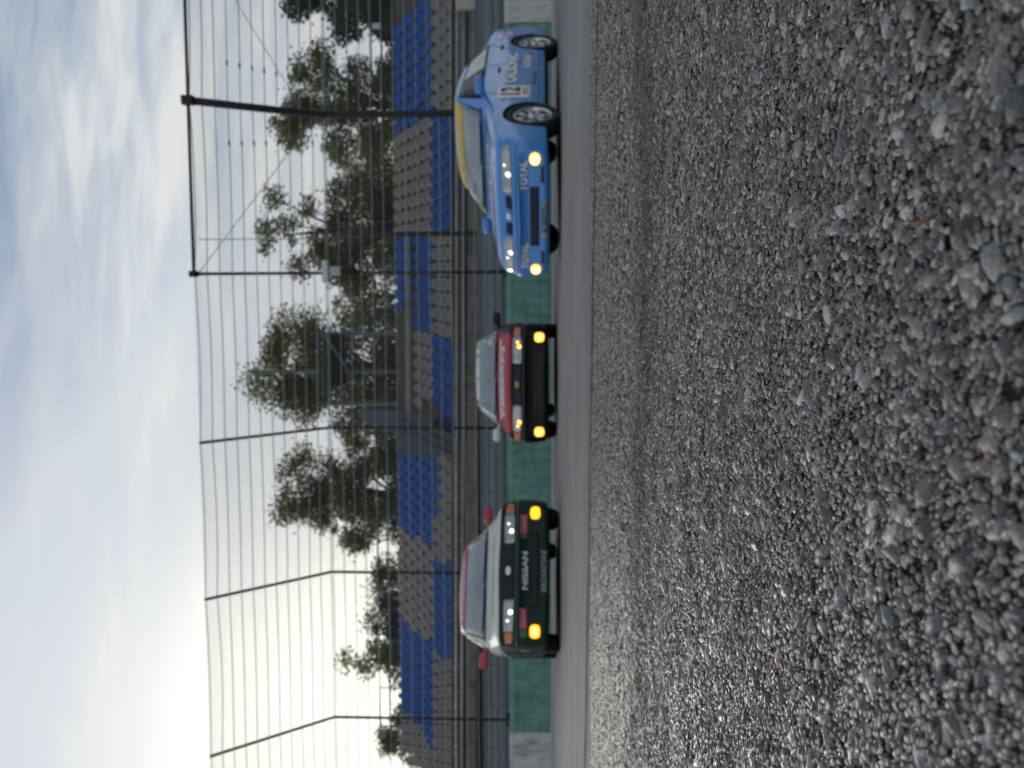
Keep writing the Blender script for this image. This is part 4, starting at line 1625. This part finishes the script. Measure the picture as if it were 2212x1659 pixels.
    def headlights(s, xi, xo, zl, zh, taper=.02, bulbs=((.35, .45, .035, 'w'),), amber=None):
        hk = s.hk
        for sg in (-1, 1):
            o = s.patch('headlight', 'front', [(sg * xi, zl), (sg * xo, zl + taper), (sg * xo, zh - taper * .4), (sg * xi, zh)], M_REFLECTOR, .008, (10, 6), None, .25, depth=.02)
            for (fu, fv, r_, kind) in bulbs:
                cx_, cz_ = sg * (xi + (xo - xi) * fu), zl + (zh - zl) * fv
                s.patch('bulb', 'front', [(cx_ - r_, cz_ - r_), (cx_ + r_, cz_ - r_), (cx_ + r_, cz_ + r_), (cx_ - r_, cz_ + r_)], M_BULB if kind == 'w' else M_BULBO, .014, (5, 5), o, .95, depth=.004)
            s.patch('lamp_divider', 'front', [(sg * (xi + (xo - xi) * .55) - .006, zl + .012), (sg * (xi + (xo - xi) * .55) + .006, zl + .012), (sg * (xi + (xo - xi) * .55) + .006, zh - .012), (sg * (xi + (xo - xi) * .55) - .006, zh - .012)], M_SILVER, .011, (2, 4), o, depth=.006)
            if amber:
                s.patch('indicator', 'front', [(sg * (xo + .006), zl + .012), (sg * amber, zl + .02), (sg * amber, zh - .03), (sg * (xo + .006), zh - .012)], M_AMBER, .008, (4, 4), None, depth=.02)

    def badge(s, z, wd=.085, ht=.05, m_=None):
        b = s.patch('badge', 'front', [(-wd / 2, z - ht / 2), (wd / 2, z - ht / 2), (wd / 2, z + ht / 2), (-wd / 2, z + ht / 2)], m_ or M_SILVER, .02, (8, 6), None, 1.0, depth=.012)
        return b


# ---- dark green saloon with cream bonnet (left in the upright view)
P_CASTROL = livery('green_cream_paint', [((0.66, 0.645, 0.57), [('z', '>', .695)]), ((0.012, 0.035, 0.030), [('y', '<', -.685)])], (0.005, 0.020, 0.016), .6, .06, .2)
A = Car('racing_car', 'dark green saloon with cream bonnet, red screen banner and amber fog lamps', (-2.40, 9.45), R(21), 1.0, 1.0, P_CASTROL, M_RIMD)
A.common()
ban = A.patch('screen_banner', 'front', [(-.55, 1.235), (.55, 1.235), (.53, 1.315), (-.53, 1.315)], M_RED, .009, (14, 3), A.ws, depth=.003)
A.text('lettering', 'front', 'PRIMERA', 0, 1.275, .80, .050, M_PINK, .013, .03, parent=ban)
A.patch('lime_sticker', 'front', [(-.635, .985), (-.595, .985), (-.595, 1.03), (-.635, 1.03)], M_LIME, .010, (3, 3), A.ws, depth=.002)
A.headlights(.31, .66, .515, .640, .012, ((.40, .32, .026, 'w'), (.66, .60, .013, 'w')), .78)
A.patch('grille', 'front', [(-.30, .525), (.30, .525), (.30, .638), (-.30, .638)], M_BLACK, .006, (12, 4))
for zz in (.55, .578, .606):
    A.line('grille_bar', 'front', [(-.29, zz), (-.07, zz)], .004, M_RIMD, .012)
    A.line('grille_bar', 'front', [(.07, zz), (.29, zz)], .004, M_RIMD, .012)
A.badge(.585, .10, .062, M_WHITE)
A.line('bumper_crease', 'front', [(-.80, .482), (0, .487), (.80, .482)], .010, mat('dark_green_trim', (0.018, 0.045, 0.045), 0.3, var=0.1, coat=0.8), .006)
A.patch('lower_intake', 'front', [(-.42, .245), (.42, .245), (.42, .335), (-.42, .335)], M_BLACK, .005, (12, 4))
for sg in (-1, 1):
    A.lamp('fog_lamp', sg * .655, .285, .145, .115, M_FOGY, M_FOGC if sg < 0 else M_FOGY, .5)
    st_ = A.patch('red_sticker', 'front', [(sg * .52 - .115, .372), (sg * .52 + .115, .372), (sg * .52 + .115, .455), (sg * .52 - .115, .455)], M_RED, .006, (8, 3), depth=.003)
    A.text('lettering', 'front', 'Castrol', sg * .52, .415, .19, .052, M_PINK, .011, .01, .25, st_)
    g_ = A.patch('green_sticker', 'front', [(.36 if sg > 0 else -.72, .372), (.40 if sg > 0 else -.645, .372), (.40 if sg > 0 else -.645, .448), (.36 if sg > 0 else -.72, .448)], M_GREENV, .006, (4, 3), depth=.003)
A.text('lettering', 'front', 'NISSAN', 0, .402, .42, .070, M_WHITE, .010, .035)
A.text('lettering', 'front', 'BRIDGESTONE', 0, .185, .45, .052, M_SILVER, .010, .02, .2)
A.patch('red_tick', 'front', [(-.245, .155), (-.225, .155), (-.220, .215), (-.240, .215)], M_RED, .011, (2, 2), depth=.002)
A.text('lettering', 'top', 'Castrol', 0, -.22, .95, .34, mat('pale_green_vinyl', (0.42, 0.50, 0.44), 0.45), .006, .02, .15)
A.patch('side_sticker', 'left', [(-.52, .33), (-.39, .33), (-.39, .44), (-.52, .44)], M_WHITE, .006, (3, 3), depth=.003)
A.patch('side_sticker', 'left', [(-.50, .345), (-.41, .345), (-.41, .425), (-.50, .425)], M_GREENV, .010, (3, 3), depth=.003)
for sd in (-1, 1):
    mi_ = A.mirror(sd, M_RED)

# ---- black saloon with red bonnet (middle)
P_BLACK = livery('black_red_paint', [((0.45, 0.025, 0.045), [('z', '>', .645), ('x', '<', .70), ('y', '<', .52), ('y', '>', -.735)]), ((0.34, 0.33, 0.31), [('z', '>', .93), ('y', '>', .52)])], (0.004, 0.004, 0.005), .5, .12, .2)
Bc = Car('racing_car', 'black saloon with red bonnet, white lettering and bright yellow fog lamps', (0.055, 11.47), R(-4.5), .99, .985, P_BLACK, M_RIMD, .35)
Bc.common()
for a_, b_ in ((-.40, -.06), (-.04, .30), (.33, .44)):
    Bc.patch('banner_piece', 'front', [(a_, 1.235), (b_, 1.235), (b_, 1.282), (a_, 1.282)], M_WHITE, .009, (6, 2), Bc.ws, depth=.003)
Bc.patch('lime_sticker', 'front', [(.45, 1.235), (.485, 1.235), (.485, 1.28), (.45, 1.28)], M_LIME, .010, (3, 3), Bc.ws, depth=.002)
Bc.patch('pass_sticker', 'front', [(.50, .985), (.60, .985), (.58, 1.08), (.50, 1.08)], mat('pale_blue_vinyl', (0.45, 0.52, 0.62), 0.45), .010, (3, 3), Bc.ws, depth=.002)
Bc.headlights(.29, .67, .49, .622, .006, ((.62, .25, .028, 'o'), (.78, .45, .016, 'o')), .79)
Bc.patch('grille', 'front', [(-.28, .495), (.28, .495), (.28, .61), (-.28, .61)], M_BLACK, .006, (12, 4))
for sg in (-1, 1):
    Bc.line('grille_frame', 'front', [(sg * .075, .60), (sg * .10, .51), (sg * .27, .51)], .007, M_RIMD, .014)
    Bc.lamp('fog_lamp', sg * .655, .25, .135, .135, M_FOGY, M_FOGC, .62)
    Bc.mirror(sg, M_BLACK if sg > 0 else M_WHITE)
bd = Bc.badge(.555, .10, .065, mat('gold_badge', (0.45, 0.28, 0.10), 0.3, 0.7))
Bc.badge(.555, .078, .046, M_BLACK).parent = bd
Bc.line('bumper_crease', 'front', [(-.80, .46), (0, .466), (.80, .46)], .008, M_RIMD, .006)
Bc.patch('lower_intake', 'front', [(-.50, .16), (.50, .16), (.50, .34), (-.50, .34)], M_BLACK, .004, (12, 4))
Bc.text('lettering', 'top', 'NISSAN', 0, -.26, 1.02, .36, M_WHITE, .006, .05)
Bc.patch('bonnet_band', 'top', [(-.60, .12), (.60, .12), (.62, .30), (-.62, .30)], M_WHITE, .005, (10, 4), depth=.004)
Bc.patch('side_sticker', 'right', [(-.70, .40), (-.62, .40), (-.62, .47), (-.70, .47)], M_SILVER, .006, (3, 3), depth=.003)

# ---- blue saloon (right)
P_BLUE = livery('blue_paint', [((0.05, 0.20, 0.52), [('z', '>', 2.0)])], (0.045, 0.265, 0.72), .28)
C3 = Car('racing_car', 'bright blue saloon numbered 12 with yellow screen banner and white lettering', (2.38, 9.14), R(-40.5), 1.0, 1.0, P_BLUE, M_RIM)
C3.common()
yb = C3.patch('screen_banner', 'front', [(-.56, 1.205), (.56, 1.205), (.535, 1.322), (-.535, 1.322)], M_YELLOW, .009, (14, 3), C3.ws, depth=.003)
C3.text('lettering', 'front', 'CALSONIC', 0, 1.27, .72, .046, mat('faint_blue_vinyl', (0.50, 0.52, 0.42), 0.45), .013, .03, parent=yb)
C3.patch('lime_sticker', 'front', [(-.65, .975), (-.60, .975), (-.60, 1.02), (-.65, 1.02)], M_LIME, .010, (3, 3), C3.ws, depth=.002)
C3.headlights(.27, .77, .525, .640, .015, ((.42, .36, .026, 'w'), (.60, .70, .011, 'w')))
for sg in (-1, 1):
    C3.patch('grille_slot', 'front', [(sg * .075, .535), (sg * .235, .535), (sg * .235, .605), (sg * .095, .605)], M_INK, .006, (6, 4))
    for zz in (.553, .570, .587):
        C3.line('grille_bar', 'front', [(sg * .095, zz), (sg * .225, zz)], .0035, M_NAVY, .012)
    C3.lamp('fog_lamp', sg * .675, .280, .135, .115, M_FOGY, M_FOGW, .8, round_=.95)
    C3.text('lettering', 'front', 'TOTAL', sg * .49, .405, .34, .085, M_WHITE, .010, .05)
    C3.patch('corner_vent', 'front', [(sg * .42, .185), (sg * .60, .185), (sg * .60, .215), (sg * .42, .215)], M_INK, .006, (5, 2))
    C3.mirror(sg, P_BLUE)
C3.badge(.572, .085, .055, M_WHITE)
C3.patch('lower_intake', 'front', [(-.36, .240), (.36, .240), (.36, .338), (-.36, .338)], M_INK, .006, (12, 4))
for zz in (.265, .29, .315):
    C3.line('intake_bar', 'front', [(-.35, zz), (.35, zz)], .0035, M_NAVY, .012)
pl = C3.patch('tyre_sticker', 'front', [(-.23, .150), (.23, .150), (.23, .208), (-.23, .208)], M_SILVER, .006, (10, 3), depth=.003)
C3.text('lettering', 'front', 'BRIDGESTONE', .02, .179, .40, .042, M_INK, .011, .02, .2, pl)
C3.line('bumper_crease', 'front', [(-.80, .482), (0, .490), (.80, .482)], .006, M_NAVY, .002)
C3.text('lettering', 'top', 'NISSAN', 0, -.36, .95, .20, M_WHITE, .006, .04)
C3.text('lettering', 'top', 'CALSONIC', .05, .05, 1.05, .24, M_WHITE, .006, .03)
for ax in ('right', 'left'):
    num = C3.patch('number_panel', ax, [(.46, .335), (.86, .335), (.86, .735), (.46, .735)], M_WHITE, .006, (8, 8), depth=.003)
    C3.text('lettering', ax, '12', .66, .585, .25, .235, M_INK, .011, .03, .1, num)
    C3.text('lettering', ax, 'JTCC', .66, .40, .24, .07, M_RED, .011, .02, 0, num)
    C3.text('lettering', ax, 'CALSONIC', 1.49, .595, 1.10, .155, M_WHITE, .008, .05)
    C3.text('lettering', ax, 'NISSAN', 1.72, .40, .52, .095, M_WHITE, .008, .03)
    C3.patch('red_sticker', ax, [(2.02, .34), (2.13, .34), (2.13, .38), (2.02, .38)], M_RED, .007, (3, 2), depth=.003)
    dk = C3.patch('dark_sticker', ax, [(.94, .285), (1.36, .285), (1.36, .345), (.94, .345)], M_NAVY, .006, (6, 2), depth=.003)
    C3.text('lettering', ax, 'BRIDGESTONE', 1.15, .315, .38, .036, M_SILVER, .010, .01, .2, dk)
    C3.patch('orange_repeater', ax, [(.39, .64), (.45, .64), (.45, .675), (.39, .675)], M_AMBER, .008, (3, 2), depth=.01)
    C3.text('lettering', ax, 'TOTAL', -.05, .72, .30, .055, M_WHITE, .008, .02)
    C3.patch('quarter_sticker', ax, [(2.85, .60), (3.10, .60), (3.10, .70), (2.85, .70)], M_PINK, .006, (4, 3), depth=.003)
    C3.patch('quarter_sticker', ax, [(2.75, .76), (3.00, .76), (3.00, .82), (2.75, .82)], M_WHITE, .006, (4, 3), depth=.003)
